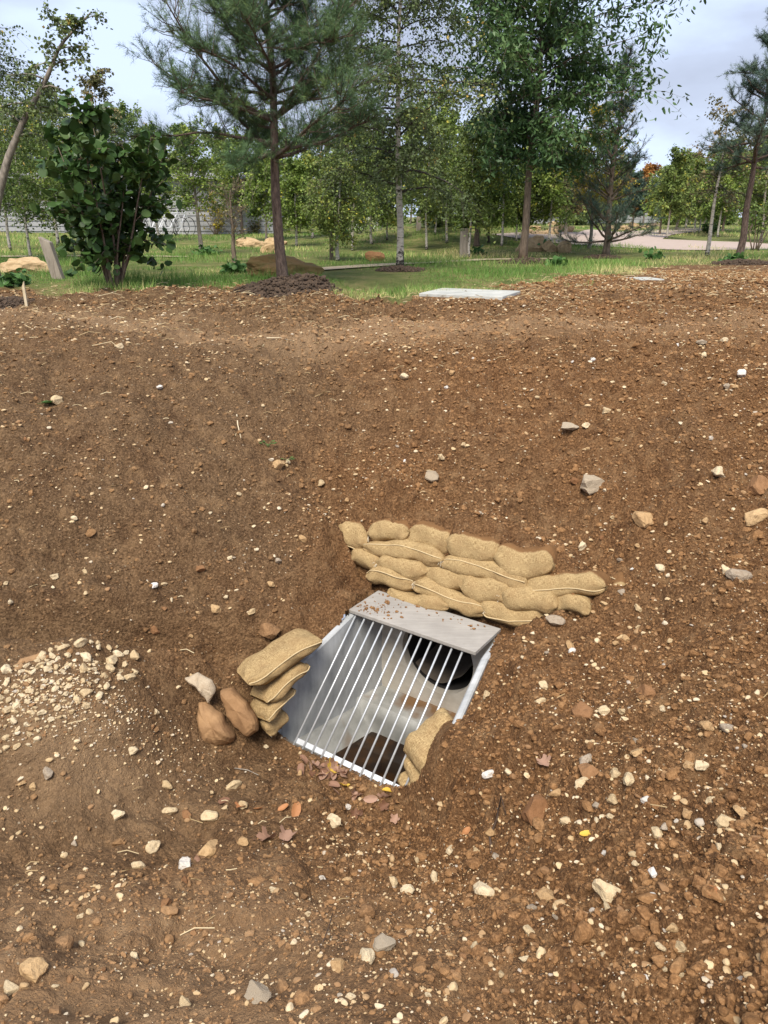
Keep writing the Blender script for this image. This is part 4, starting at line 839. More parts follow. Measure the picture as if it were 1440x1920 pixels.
for u, v, w, k, c, lb in [
    (624, 1446, 40, 'maple', 'dl_yellow', 'yellow maple leaf resting on the bottom rail of the grate'), (645, 1478, 24, 'maple', 'dl_yellow', 'second smaller yellow leaf under the grate rail'),
    (452, 1517, 28, 'maple', 'dl_orange', 'orange-yellow leaf left of the leaf litter'), (484, 1522, 18, 'oval', 'dl_orange', 'small orange leaf beside the orange-yellow one'),
    (727, 1487, 22, 'oval', 'dl_yellow', 'yellowish green leaf at the right foot of the grate'), (500, 1578, 42, 'maple', 'dl_brown', 'left torn brown leaf below the leaf litter'),
    (538, 1574, 40, 'maple', 'dl_pink', 'right pinkish leaf touching the torn brown one'), (1098, 1570, 24, 'oval', 'dl_yellow', 'yellow and brown leaf on the right bank'),
    (874, 1566, 24, 'oval', 'dl_orange', 'orange-brown leaf left of the dark twig'), (1334, 1680, 26, 'maple', 'dl_orange', 'orange-pink leaf near the lower right edge'),
    (1020, 1436, 34, 'maple', 'dl_pink', 'crumpled buff leaf on the clods right of the grate'), (371, 1616, 22, 'oval', 'dl_brown', 'brown curled leaf against the bright white stone'),
    (92, 762, 34, 'oval', 'l_weed', 'bright yellow-green leaf lying on the left slope'), (420, 1508, 24, 'oval', 'dl_brown', 'dark brown curled leaf left of the orange-yellow leaf'),
    (555, 1525, 34, 'oval', 'dl_orange', 'long orange leaf lying in the middle of the litter'), (532, 1520, 22, 'oval', 'dl_orange', 'rust red leaf beside a dark pebble')]:
    put_leaf(u, v, w, k, c, lb)
for i in range(34):
    s_ = r0.uniform(0.10, 0.80); t_ = 0.70 + abs(r0.gauss(0, 0.07)); q = L(s_, t_, 0); q[2] = ground_z(q[0], q[1])
    put_leaf(i * 37 % 100 + 3, i * 11, r0.uniform(18, 30), r0.choice(['maple', 'oval']), r0.choice(['dl_brown', 'dl_pink', 'dl_brown', 'dl_pink', 'dl_brown']), 'brown or pink dead leaf in the drift along the foot of the grate', 'dead leaves drifted at the foot of the grate', p=q, tilt=0.9)
def stick(pts, r, mat, label, name='twig'):
    P_ = [hit(u, v) + np.array([0, 0, h]) for u, v, h in pts]; m_ = MB(); tube(m_, P_, np.linspace(r, r * 0.5, len(P_)), 6); tag(m_.build(name, M[mat], smooth=True, origin=P_[0]), label, name)
stick([(922, 1598, .0), (918, 1576, .02), (930, 1550, .04), (938, 1520, .08), (948, 1538, .03)], 0.006, 'twig', 'dark gnarled twig standing in the clods right of centre')
stick([(444, 780, .01), (446, 800, .015), (452, 824, .01)], 0.006, 'fresh', 'white split stick lying on the slope left of centre')
stick([(440, 1443, .01), (465, 1448, .015), (485, 1456, .01)], 0.004, 'wood', 'thin dry twig in front of the brown rocks')
stick([(500, 636, .01), (525, 638, .02), (550, 642, .01)], 0.006, 'fresh', 'pale stalk lying at the top of the slope')
stick([(606, 1770, .01), (618, 1740, .015), (624, 1715, .01)], 0.0025, 'twig', 'thin black root lying in the soil at the bottom centre')
def seedling(u, v, s_, lb, nl=6):
    p = hit(u, v); root = empty('seedling', p); tag(root, lb, 'seedling'); m_ = MB(); r_ = np.random.default_rng(int(u)); ml = MB()
    for q in range(nl):
        a_ = q * 2.4; e_ = p + np.array([math.cos(a_), math.sin(a_), 0.9]) * s_; tube(m_, [p, (p + e_) / 2 + [0, 0, s_ * .2], e_], 0.0015, 4)
        d_ = np.array([math.cos(a_), math.sin(a_), 0.1]); w_ = np.array([-math.sin(a_), math.cos(a_), 0]); ml.polys(np.array([[e_, e_ + d_ * s_ * .4 + w_ * s_ * .35, e_ + d_ * s_ * .9 + w_ * s_ * .1, e_ + d_ * s_ * .9 - w_ * s_ * .1, e_ + d_ * s_ * .4 - w_ * s_ * .35]]), np.array([r_.uniform(0.3, 1)]))
    m_.build('stem', M['l_weed'], root); ml.build('leaves', M['l_weed'], root)
seedling(503, 838, 0.035, 'tiny green seedling higher of the two on the slope'); seedling(540, 866, 0.028, 'tiny green seedling right of the tan stone')
q = L(0.50, 0.50, -0.825); put_leaf(611, 1, 46, 'oval', 'l_weed', 'green leaf floating on the brown water inside the drain', p=q, tilt=0.1)

# ------------------------------------------------------------------ trees
def poly(start, d, ln, seg, r_, wob=0.15, bend=(0, 0, 0)):
    pts = [np.asarray(start, float)]; d = d / np.linalg.norm(d); bend = np.asarray(bend, float)
    for _ in range(seg): d = d + r_.normal(0, wob, 3) + bend / seg; d /= np.linalg.norm(d); pts.append(pts[-1] + d * ln / seg)
    return np.array(pts)
def lerp(pts, t):
    k = t * (len(pts) - 1); i = min(int(k), len(pts) - 2); f = k - i; return pts[i] * (1 - f) + pts[i + 1] * f, pts[i + 1] - pts[i]
def leaves_at(ml, P_, size, r_, kind, droop=0.5, att=None):
    n = len(P_)
    if n == 0: return
    d = r_.normal(size=(n, 3)); d[:, 2] = d[:, 2] * 0.6 - droop; d /= np.linalg.norm(d, axis=1)[:, None]
    w = np.cross(d, r_.normal(size=(n, 3)) + np.array([0, 0, 1.0])); w /= np.linalg.norm(w, axis=1)[:, None] + 1e-9; nn = np.cross(d, w)
    s = (size * r_.uniform(0.65, 1.25, n))[:, None]
    if kind == 'diamond': pr = [(0, 0, 0), (.42, .36, .06), (1, 0, -.05), (.42, -.36, .06)]
    elif kind == 'long': pr = [(0, 0, 0), (.3, .17, .05), (.7, .14, 0), (1, 0, -.12), (.7, -.14, 0), (.3, -.17, .05)]
    elif kind == 'round': pr = [(0, 0, 0), (.12, .32, .06), (.45, .47, .08), (.8, .33, .03), (1, 0, -.08), (.8, -.33, .03), (.45, -.47, .08), (.12, -.32, .06)]
    Pq = np.stack([P_ + d * s * a + w * s * b + nn * s * c for a, b, c in pr], 1)
    ml.polys(Pq, np.clip(r_.beta(2, 2.4, n) if att is None else att, 0, 1))
def needles(ml, a, b, r_, n=34, ln=0.06, wd=0.0035, tone=0.5):
    t = r_.uniform(0, 1, n)[:, None]; ax = (b - a) / (np.linalg.norm(b - a) + 1e-9); P_ = a + (b - a) * t
    d = r_.normal(size=(n, 3)); d = d - ax * (d @ ax)[:, None]; d /= np.linalg.norm(d, axis=1)[:, None] + 1e-9; d = d * 0.85 + ax * 0.62
    w = np.cross(d, ax); w = w / (np.linalg.norm(w, axis=1)[:, None] + 1e-9) * wd * 0.5; l = ln * r_.uniform(0.7, 1.15, n)[:, None]
    ml.polys(np.stack([P_ - w, P_ + w, P_ + d * l], 1), np.clip(r_.normal(tone, 0.18, n), 0, 1))
def zat(u, v, y): r = rayd(u, v); return r[2] * y / r[1] + CAMZ
def ribbons(mt, P0, P1, P2, w, a=0.5):
    """thin twigs: two crossed-width quads each"""
    d = P2 - P0; sd = np.cross(d, np.array([0.31, 0.87, 0.22])); sd /= np.linalg.norm(sd, axis=1)[:, None] + 1e-9; sd = sd * np.asarray(w).reshape(-1, 1)
    mt.polys(np.concatenate([np.stack([P0 - sd, P0 + sd, P1 + sd * .8, P1 - sd * .8], 1), np.stack([P1 - sd * .8, P1 + sd * .8, P2 + sd * .3, P2 - sd * .3], 1)]), np.full(2 * len(P0), a))
def along(pts, t):
    k = t * (len(pts) - 1); i = np.minimum(k.astype(int), len(pts) - 2); f = (k - i)[:, None]; d = pts[i + 1] - pts[i]
    return pts[i] * (1 - f) + pts[i + 1] * f, d / (np.linalg.norm(d, axis=1)[:, None] + 1e-9)
def tufts(ml, a, b, r_, n, ln, wd, tone):
    m = len(a); a = np.repeat(a, n, 0); b = np.repeat(b, n, 0); tone = np.repeat(tone, n); N_ = m * n; t = r_.uniform(0, 1, N_)[:, None]; ax = (b - a); ax /= np.linalg.norm(ax, axis=1)[:, None] + 1e-9; P_ = a + (b - a) * t
    d = r_.normal(size=(N_, 3)); d -= ax * (d * ax).sum(1)[:, None]; d /= np.linalg.norm(d, axis=1)[:, None] + 1e-9; d = d * 0.82 + ax * 0.66
    w = np.cross(d, ax); w = w / (np.linalg.norm(w, axis=1)[:, None] + 1e-9) * wd * 0.5; l = ln * r_.uniform(0.7, 1.15, N_)[:, None]
    ml.polys(np.stack([P_ - w, P_ + w, P_ + d * l], 1), np.clip(tone + r_.normal(0, 0.16, N_), 0, 1))
def tree(u, v, top, half, kind, label, name, cat='tree', trunk_px=10, h0=0.35, bark='grey_b', leaf='l_mid', dens=1.0, seed=0, lean=0.0, group=None, lsz=None, path=None, nb=None, ntw=16, nlf=16, spread=1.0, up=0.0):
    """one tree: base seen at (u,v); height from where its top shows at that distance; half = crown half width"""
    r_ = np.random.default_rng(seed + 500); B = hit(u, v); y = B[1]; dp = depth(B); px = dp / FPX
    H = zat(u, top, y) - B[2]; R = half * px; tr = trunk_px * px * 0.5
    B = B - np.array([0, 0, 0.05]); root = empty(name, B); tag(root, label, cat, group); mt, ml = MB(), MB(); ba = 0.1 if bark == 'birch' else 0.5
    if path is not None: tp = np.array([B + np.array([a * px, b, c]) for a, b, c in path])
    else:
        k = 9; f = np.linspace(0, 1, k)[:, None]; tp = B + np.array([0, 0, H]) * f + np.array([lean * H, 0, 0]) * f ** 1.3 + np.concatenate([np.zeros((1, 3)), np.cumsum(r_.normal(0, 0.010 * H, (k - 1, 3)) * [1, 1, 0], 0)]) * 0.6
    fine = along(tp, np.linspace(0, 1, 26))[0]; fr = tr * (1 - 0.88 * np.linspace(0, 1, 26)); fr[0] *= 1.35; fr[1] *= 1.1
    tube(mt, fine, fr, 10, a=np.repeat(np.concatenate([[0.15, 0.3], np.full(24, 0.56)]), 10) if bark == 'birch' else 0.5)
    if kind in ('birch', 'broad', 'cherry'):
        nb = nb or {'birch': 30, 'broad': 26, 'cherry': 34}[kind]; lk_ = {'birch': 'diamond', 'broad': 'diamond', 'cherry': 'long'}[kind]
        ls = lsz or {'birch': 0.05, 'broad': 0.06, 'cherry': 0.12}[kind]; ls = max(ls, 5.0 * px); cl = []
        for b in range(nb):
            f = h0 + (0.98 - h0) * ((b + r_.uniform(0, 1)) / nb); st = lerp(tp, f)[0]; az = b * 2.4 + r_.uniform(-.4, .4); g = (f - h0) / (1 - h0)
            pf = {'birch': 0.5 + 0.6 * math.sin(math.pi * min(1, g * 0.8 + 0.2)), 'broad': 0.45 + 0.65 * math.sin(math.pi * (0.15 + 0.8 * g)), 'cherry': 0.45 + 0.65 * math.sin(math.pi * (0.2 + 0.72 * g))}[kind]
            ln = R * pf * r_.uniform(0.6, 1.15); el = r_.uniform(0.2, 0.8) if g < 0.75 else r_.uniform(0.7, 1.2)
            d = np.array([math.cos(az) * math.cos(el), math.sin(az) * math.cos(el), math.sin(el)])
            bp = poly(st, d, ln * 1.1, 6, r_, 0.10, (0, 0, -0.9 if kind == 'birch' else -0.35)); tube(mt, bp, np.linspace(tr * (1 - 0.85 * f) * 0.42 + 0.002, 0.0025, 7), 5, a=ba)
            m = ntw; s2, d2 = along(bp, r_.uniform(0.08, 1, m)); d2 = d2 + r_.normal(0, 0.75 * spread, (m, 3)); d2 /= np.linalg.norm(d2, axis=1)[:, None]; l2 = (ln * r_.uniform(0.2, 0.5, m) * spread)[:, None]
            dr = np.array([0, 0, -1.0]) * (0.8 if kind == 'birch' else 0.15 if kind == 'broad' else 0.3)
            P1 = s2 + d2 * l2 * .5 + dr * l2 * .25; P2 = s2 + d2 * l2 + dr * l2; ribbons(mt, s2, P1, P2, np.full(m, max(0.0018, 0.25 * px)), ba)
            nl = int(nlf * dens); t_ = r_.uniform(0.05, 1.05, (m, nl, 1)); Q = s2[:, None] + d2[:, None] * l2[:, None] * t_ + dr * l2[:, None] * t_ ** 2
            cl.append((Q + r_.normal(0, 1, (m, nl, 3)) * (0.09 * l2[:, None] + ls * 0.35)).reshape(-1, 3))
        P_ = np.concatenate(cl); tone = np.clip(0.45 + 0.9 * noise3(P_ * (2.4 / R), seed) + r_.normal(0, 0.17, len(P_)), 0, 1)
        leaves_at(ml, P_, ls, r_, lk_, 0.5 if kind != 'cherry' else 0.9, tone)
    elif kind == 'pine':
        ls = max(0.07, 4 * px); whorl = nb or 9; TA, TB, TT = [], [], []
        for wv in range(whorl):
            g = wv / (whorl - 1); f = h0 + (0.97 - h0) * g; nbr = r_.integers(5, 8)
            for b in range(nbr):
                st = lerp(tp, min(1, f + r_.uniform(-.02, .02)))[0]; az = b * 2 * math.pi / nbr + wv * 0.7 + r_.uniform(-.3, .3)
                ln = R * (1.05 - 0.75 * g) * r_.uniform(0.6, 1.12); el = r_.uniform(-0.1, 0.35) + (0.45 + up) * g
                d = np.array([math.cos(az) * math.cos(el), math.sin(az) * math.cos(el), math.sin(el)]); bp = poly(st, d, ln, 7, r_, 0.12, (0, 0, 0.3))
                tube(mt, bp, np.linspace(max(0.006, tr * 0.36 * (1 - 0.6 * g)), 0.004, 8), 6); tone = np.clip(r_.normal(0.46, 0.16), 0, 1)
                m = int((10 + 16 * dens) * (0.35 + 0.65 * ln / R)); s2, d2 = along(bp, r_.uniform(0.18, 1, m)); d2 = d2 * 0.8 + r_.normal(0, 0.65, (m, 3)) * [1, 1, .55]; d2[:, 2] += 0.15; d2 /= np.linalg.norm(d2, axis=1)[:, None]
                l2 = (np.clip(ln, 0.4, 9) * r_.uniform(0.12, 0.30, m))[:, None]; P1 = s2 + d2 * l2 * .5; P2 = s2 + d2 * l2 + np.array([0, 0, .18]) * l2; ribbons(mt, s2, P1, P2, np.full(m, 0.005)); TA.append(P1 * .6 + s2 * .4); TB.append(P2); TT.append(np.full(m, tone))
                k_ = int(2 + 2 * dens)
                for q in range(k_):
                    t_ = r_.uniform(0.2, 0.95, (m, 1)); s3 = s2 + (P2 - s2) * t_; d3 = d2 * 0.6 + r_.normal(0, 0.6, (m, 3)); d3[:, 2] += 0.35; d3 /= np.linalg.norm(d3, axis=1)[:, None]; l3 = r_.uniform(0.07, 0.15, (m, 1)) * min(1.2, R)
                    TA.append(s3); TB.append(s3 + d3 * l3); TT.append(np.full(m, tone + r_.normal(0, .08)))
                TA.append(bp[-2:-1]); TB.append(bp[-1:]); TT.append(np.array([tone]))
        st = tp[-1]
        for q in range(5):
            d = np.array([r_.normal(0, .35), r_.normal(0, .35), 1]); tw = poly(st, d, R * 0.22 + 0.05, 2, r_, 0.05); tube(mt, tw, 0.005, 4); TA.append(tw[:1]); TB.append(tw[-1:]); TT.append(np.array([.55]))
        TA, TB, TT = np.concatenate(TA), np.concatenate(TB), np.concatenate(TT)
        tufts(ml, TA, TB, r_, 26, ls, max(0.0036, 0.5 * px), TT + 0.5 * noise3(TA * 2.2, seed))
    elif kind == 'bare':
        for b in range(34):
            f = r_.uniform(h0, 1); st = lerp(tp, f)[0]; az = r_.uniform(0, 6.3); el = r_.uniform(0.5, 1.2); d = np.array([math.cos(az) * math.cos(el), math.sin(az) * math.cos(el), math.sin(el)])
            bp = poly(st, d, R * r_.uniform(0.6, 1.3), 5, r_, 0.15); tube(mt, bp, np.linspace(0.006, 0.002, 6), 4); m = 12
            s2, d2 = along(bp, r_.uniform(0.3, 1, m)); d2 = d2 + r_.normal(0, .6, (m, 3)); ribbons(mt, s2, s2 + d2 * R * .15, s2 + d2 * R * .3, np.full(m, 0.0022))
            leaves_at(ml, bp[-1] + r_.normal(0, 0.14 * R, (int(12 * dens), 3)), 0.05, r_, 'diamond', 0.3)
    mt.build('trunk', M[bark], root, smooth=True); ml.build('crown', M[leaf], root); return root
def bush(u, v, top, half, label, name='shrub', stems=9, leaf='l_hazel', bark='brown', lsz=0.12, n=900, seed=0, shape='round', spread=0.35, cat='shrub', lo=0.15, group=None):
    r_ = np.random.default_rng(seed + 900); B = hit(u, v); px = depth(B) / FPX; H = zat(u, top, B[1]) - B[2]; R = half * px; root = empty(name, B); tag(root, label, cat, group); mt, ml = MB(), MB(); cl = []
    for b in range(stems):
        az = b * 2.4 + r_.uniform(-.3, .3); sp = spread * r_.uniform(0.3, 1.3); d = np.array([math.cos(az) * sp, math.sin(az) * sp, 1]); hl = H * r_.uniform(0.6, 1.0)
        bp = poly(B + np.array([math.cos(az), math.sin(az), 0]) * 0.05 * min(1, R * 2) - [0, 0, .03], d, hl, 7, r_, 0.05, (math.cos(az) * .1, math.sin(az) * .1, 0)); tube(mt, bp, np.linspace(0.016 * min(1, H / 1.5) + .002, 0.003, 8), 6)
        for q in range(8):
            t_ = r_.uniform(lo, 1); s2, dr2 = lerp(bp, t_); a2 = r_.uniform(0, 6.3); l2 = R * r_.uniform(0.25, 0.75) * (1.15 - 0.6 * t_) if t_ > lo + 0.1 else R * 0.5
            tw = poly(s2, np.array([math.cos(a2), math.sin(a2), r_.uniform(0.1, 0.8)]), l2, 4, r_, 0.12, (0, 0, -0.25)); tube(mt, tw, np.linspace(0.005, 0.002, 5), 4, cap=False)
            m = max(2, int(n / stems / 8)); pos = np.array([lerp(tw, x)[0] for x in r_.uniform(0.1, 1, m)]) + r_.normal(0, lsz * 0.5, (m, 3)); cl.append(pos)
    P_ = np.concatenate(cl); P_[:, 2] = np.maximum(P_[:, 2], B[2] + 0.03); leaves_at(ml, P_, lsz, r_, shape, 0.35)
    mt.build('stems', M[bark], root, smooth=True); ml.build('foliage', M[leaf], root); return root

# front row
tree(532, 532, -330, 250, 'pine', 'large dark green pine with a bare brown trunk, on a mound left of centre', 'pine_tree', trunk_px=21, h0=0.34, bark='pinebark', leaf='l_pine', dens=1.7, seed=1, lean=-0.02, nb=11)
tree(750, 503, -260, 135, 'birch', 'white-barked birch with black fissured foot in the middle of the grass', 'birch_tree', trunk_px=14, h0=0.22, bark='birch', leaf='l_birch2', dens=1.0, seed=2, nb=70, lean=0.0, ntw=24)
tree(980, 486, -250, 150, 'cherry', 'tree with long drooping dark green leaves and a straight grey-brown trunk', 'broadleaf_tree', trunk_px=15, h0=0.27, bark='brown', leaf='l_cherry', dens=1.2, seed=3, nb=72, ntw=24, spread=0.9)
tree(1136, 478, 118, 105, 'pine', 'young open pine with upright shoots in front of a yellow tree', 'pine_tree', trunk_px=13, h0=0.10, bark='brown', leaf='l_pine2', dens=0.42, seed=4, nb=9, lean=0.01, up=0.55)
tree(1383, 490, 35, 118, 'pine', 'pine with a tall bare trunk and high open crown at the right edge', 'pine_tree', trunk_px=14, h0=0.44, bark='pinebark', leaf='l_pine2', dens=0.75, seed=5, nb=7)
tree(1325, 480, 200, 60, 'birch', 'slender white birch left of the right-hand pine, crown half bare', 'birch_tree', trunk_px=8, h0=0.42, bark='birch', leaf='l_brownish', dens=0.5, seed=6, nb=18, lean=0.02)
# leaning birch at the left edge: trunk curving up and to the right
lp = hit(-12, 520); pxl = depth(lp) / FPX
def lz(v): return zat(0, v, lp[1]) - lp[2]
tree(-12, 520, 20, 60, 'birch', 'thin birch leaning in from the left edge with its trunk curving to the right', 'birch_tree', trunk_px=21, h0=0.5, bark='grey_b', leaf='l_birch2', dens=0.6, seed=7, nb=16,
     path=[(0, 0, 0), (8, 0, lz(440)), (30, 0, lz(370)), (62, 0, lz(290)), (102, 0, lz(215)), (150, 0, lz(140)), (182, 0, lz(75)), (240, 0, lz(15))])
tree(-70, 500, -150, 150, 'birch', 'large birch mostly outside the left edge with drooping dark leafy twigs', 'birch_tree', trunk_px=20, h0=0.36, bark='birch', leaf='l_birch2', dens=1.2, seed=8, nb=54, ntw=22)
bush(216, 542, 160, 128, 'tall hazel bush of many stems with large round dark leaves', 'hazel_bush', stems=14, lsz=0.105, n=2300, seed=9, spread=0.24, bark='brown', lo=0.22)
tree(378, 477, 255, 62, 'broad', 'small grey-trunked tree with light olive leaves between the hazel and the pine', 'young_tree', trunk_px=9, h0=0.42, bark='grey_b', leaf='l_green', dens=0.8, seed=10, lean=-0.03)
tree(440, 492, 350, 32, 'bare', 'dying bushy sapling with pale twigs and a blackened base', 'dying_sapling', trunk_px=10, h0=0.3, bark='brown', leaf='l_brownish', dens=0.6, seed=11)
# middle distance
MT = [
 (622, 487, 290, 52, 'birch', 'brown', 'l_birch', 'slim brown-stemmed birch leaning left, left stem of the crossed pair', 8, -0.05),
 (634, 489, 300, 48, 'birch', 'birch', 'l_birch', 'white-stemmed birch leaning right, right stem of the crossed pair', 8, 0.06),
 (697, 458, 290, 48, 'birch', 'birch', 'l_birch', 'short pale birch between the crossed pair and the central birch', 6, 0),
 (726, 450, 260, 40, 'birch', 'birch', 'l_mid', 'very thin yellowish birch just left of the central white birch', 4, 0.0),
 (586, 447, 290, 46, 'birch', 'birch', 'l_birch', 'small white birch right of the large pine trunk', 5, 0),
 (158, 482, 260, 62, 'birch', 'birch', 'l_green', 'bright green birch behind the hazel with a thin white foot', 7, -0.02),
 (58, 485, 230, 70, 'birch', 'birch', 'l_mid', 'green birch at the left behind the leaning trunk', 6, 0),
 (879, 483, 250, 46, 'birch', 'birch', 'l_birch', 'thin white birch standing against the grey timber post', 5, 0),
 (893, 462, 230, 62, 'broad', 'dark_b', 'l_mid', 'dark double-stemmed tree behind the timber post', 11, 0.05),
 (916, 455, 260, 44, 'broad', 'dark_b', 'l_green', 'dark slender tree right of the double-stemmed one', 5, 0),
 (968, 452, 280, 36, 'birch', 'birch', 'l_birch', 'thin white birch just left of the long-leaved tree', 4, 0),
 (985, 450, 300, 40, 'birch', 'birch', 'l_birch2', 'pale birch leaning right behind the long-leaved trunk', 5, 0.09),
 (1104, 466, 200, 62, 'broad', 'grey_b', 'l_yellow', 'tree in bright yellow leaf behind the young pine', 7, 0),
 (1060, 440, 300, 42, 'broad', 'grey_b', 'l_brownish', 'browning tree between the long-leaved tree and the young pine', 5, 0),
 (1302, 438, 305, 34, 'birch', 'birch', 'l_birch', 'left of two close thin white birches across the road', 4, 0),
 (1310, 436, 315, 30, 'birch', 'birch', 'l_mid', 'right of two close thin white birches across the road', 3, 0.01),
 (1318, 432, 330, 34, 'birch', 'birch', 'l_birch', 'white birch slanting right across the road', 5, 0.22),
 (1268, 432, 325, 40, 'broad', 'grey_b', 'l_mid', 'rounded grey-stemmed tree across the road', 6, 0.03),
 (1237, 440, 322, 34, 'broad', 'brown', 'l_green', 'small green tree at the bend of the road', 4, 0),
 (1355, 436, 300, 36, 'broad', 'brown', 'l_green', 'yellow-green tree behind the slender birch across the road', 5, 0),
 (1406, 438, 255, 50, 'broad', 'brown', 'l_mid', 'leafy tree behind the right-hand pine', 6, 0),
 (1205, 425, 318, 26, 'broad', 'grey_b', 'l_orange', 'orange-brown little tree beyond the young pine', 4, 0),
 (455, 440, 262, 46, 'broad', 'dark_b', 'l_green', 'green tree close to the pale wall left of the large pine', 7, 0),
 (20, 470, 190, 60, 'birch', 'birch', 'l_green', 'bright light-green birch at the far left behind the tan boulder', 6, 0.02),
 (110, 462, 150, 56, 'birch', 'birch', 'l_birch', 'tall airy birch rising above the hazel on its left', 6, 0.03),
 (205, 455, 130, 44, 'birch', 'birch', 'l_brownish', 'thin half-bare birch rising behind the hazel top', 5, 0.02),
 (300, 452, 235, 40, 'birch', 'birch', 'l_green', 'light-green birch right of the hazel in front of the wall', 5, 0),
 (500, 452, 285, 42, 'birch', 'grey_b', 'l_green', 'light-green slim tree just left of the large pine trunk', 5, 0),
 (556, 462, 300, 36, 'birch', 'birch', 'l_green', 'slim yellow-green birch just right of the large pine trunk', 5, 0.03),
 (662, 470, 240, 46, 'birch', 'birch', 'l_green', 'light-green birch right of the crossed pair of birches', 6, 0.02),
 (800, 468, 225, 46, 'birch', 'birch', 'l_birch', 'slim birch just right of the central white birch', 5, 0.02),
 (838, 456, 215, 44, 'birch', 'birch', 'l_green', 'yellow-green birch between the central birch and the timber post', 5, -0.02),
 (815, 440, 270, 36, 'birch', 'birch', 'l_birch', 'small birch beside the far timber post', 4, 0.04),
 (940, 462, 250, 42, 'birch', 'birch', 'l_green', 'light-green birch left of the long-leaved tree trunk', 5, 0),
 (1030, 455, 270, 40, 'birch', 'birch', 'l_green', 'light birch just right of the long-leaved tree trunk', 5, -0.03),
 (1250, 447, 285, 34, 'birch', 'birch', 'l_birch', 'slim birch on the near side of the road bend', 4, 0.02),
 (1285, 428, 290, 34, 'birch', 'birch', 'l_brownish', 'browning birch left of the two close white ones', 4, 0),
 (1345, 445, 265, 40, 'birch', 'birch', 'l_green', 'light-green birch right of the slender half-bare one', 4, 0.0),
 (1425, 455, 240, 46, 'birch', 'birch', 'l_birch', 'leafy birch at the far right edge', 6, -0.02),
 (1185, 430, 330, 30, 'pine', 'brown', 'l_pine2', 'small blue-green pine far behind the young pine', 4, 0),
]
for i, (u, v, tp_, hf, kd, bk, lf, lb, tpx, ln) in enumerate(MT):
    tree(u, v, tp_, hf, kd, lb, 'birch_tree' if 'birch' in lb else ('pine_tree' if kd == 'pine' else 'broadleaf_tree'), trunk_px=tpx, h0=0.30, bark=bk, leaf=lf, dens=0.75, seed=40 + i, lean=ln, nb=30 if kd != 'pine' else 6)
bush(1415, 470, 330, 42, 'multi-stemmed leafy shrub at the right edge behind the pine', stems=6, leaf='l_mid', lsz=0.07, n=900, seed=3, shape='diamond', spread=0.3, lo=0.35)
bush(405, 440, 335, 40, 'bush in yellow-green leaf before the pale wall', stems=7, leaf='l_yellow', bark='brown', lsz=0.10, n=700, seed=5, shape='diamond')
bush(478, 438, 408, 26, 'low dark reddish bush at the foot of the pale wall', stems=6, leaf='l_brownish', lsz=0.08, n=500, seed=6, shape='diamond')
bush(560, 438, 360, 34, 'dense green bush at the end of the pale wall', stems=7, leaf='l_mid', lsz=0.09, n=900, seed=7, shape='diamond')
bush(1328, 440, 412, 22, 'low round dark bush across the road', stems=6, leaf='l_hazel', lsz=0.08, n=500, seed=8, shape='round', spread=0.6)
for i, (u, v, tp_, hf, lb) in enumerate([(1015, 470, 448, 22, 'broad-leaved weed clump before the tan boulders'), (1042, 498, 482, 22, 'broad-leaved weed clump in front of the long-leaved tree'), (1372, 492, 474, 14, 'dark leafy clump at the foot of the right-hand pine'),
        (24, 535, 505, 34, 'blue-green weed clump at the left edge of the grass'), (390, 478, 455, 26, 'leafy weed clump at the foot of the grey-trunked tree'), (440, 512, 486, 34, 'dense green weed clump left of the mossy boulder'),
        (700, 489, 480, 20, 'dark low weed patch by the central birch'), (895, 478, 466, 16, 'weed clump right of the timber post'), (1225, 486, 472, 14, 'bright weed clump right of the young pine'), (640, 445, 430, 14, 'small weed clump in the far grass')]):
    bush(u, v, tp_, hf, lb, 'weed_clump', stems=8, leaf='l_weed', bark='l_weed', lsz=0.09, n=190, seed=20 + i, shape='round', spread=1.2, cat='weed', lo=0.3)
for i, (u, v, tp_, hf) in enumerate([(-10, 431, 380, 60), (110, 430, 385, 55), (215, 429, 378, 55), (395, 428, 388, 40), (590, 427, 382, 55), (655, 426, 388, 50), (735, 425, 380, 55), (815, 424, 384, 55), (880, 424, 388, 40), (950, 423, 384, 50), (1080, 422, 388, 40), (1260, 422, 388, 40), (1350, 422, 385, 50), (1430, 422, 380, 50)]):
    bush(u, v, tp_, hf, 'low dark bush in the undergrowth beneath the far trees', stems=8, leaf=['l_mid', 'l_birch2', 'l_green'][i % 3], lsz=0.2, n=900, seed=60 + i, shape='diamond', spread=1.6, lo=0.05, group='low bushes beneath the far trees')
# farther trees closing the view, each its own
far = [(20, 428, 175, 60), (75, 426, 215, 50), (128, 428, 190, 52), (180, 424, 240, 46), (250, 428, 205, 50), (305, 425, 262, 46), (352, 424, 235, 44), (420, 424, 255, 46), (500, 424, 225, 50), (548, 422, 262, 44), (600, 424, 235, 48),
       (655, 422, 205, 54), (712, 424, 235, 48), (770, 421, 215, 50), (820, 423, 190, 52), (868, 421, 232, 46), (925, 423, 215, 48), (1020, 421, 262, 44), (1085, 421, 290, 42), (1150, 420, 310, 36), (1245, 420, 332, 34), (1290, 421, 322, 38), (1345, 421, 300, 42), (1400, 421, 275, 46), (1440, 422, 290, 44), (-30, 430, 205, 60)]
word = ['pale', 'broad', 'narrow', 'rounded', 'ragged', 'dense']
for i, (u, v, tp_, hf) in enumerate(far):
    lf = ['l_mid', 'l_birch', 'l_green', 'l_birch2', 'l_mid', 'l_brownish'][i % 6]
    where = 'from the left edge' if i < 25 else ''
    tree(u, v, tp_, hf, 'broad' if i % 3 else 'birch', 'background tree in the far row, number %d counted from the left' % (1 + sorted(q[0] for q in far).index(u)), 'background_tree', trunk_px=4, h0=0.16, bark='grey_b' if i % 3 else 'birch', leaf=lf, dens=0.8, seed=100 + i, nb=32, group='trees of the far row')

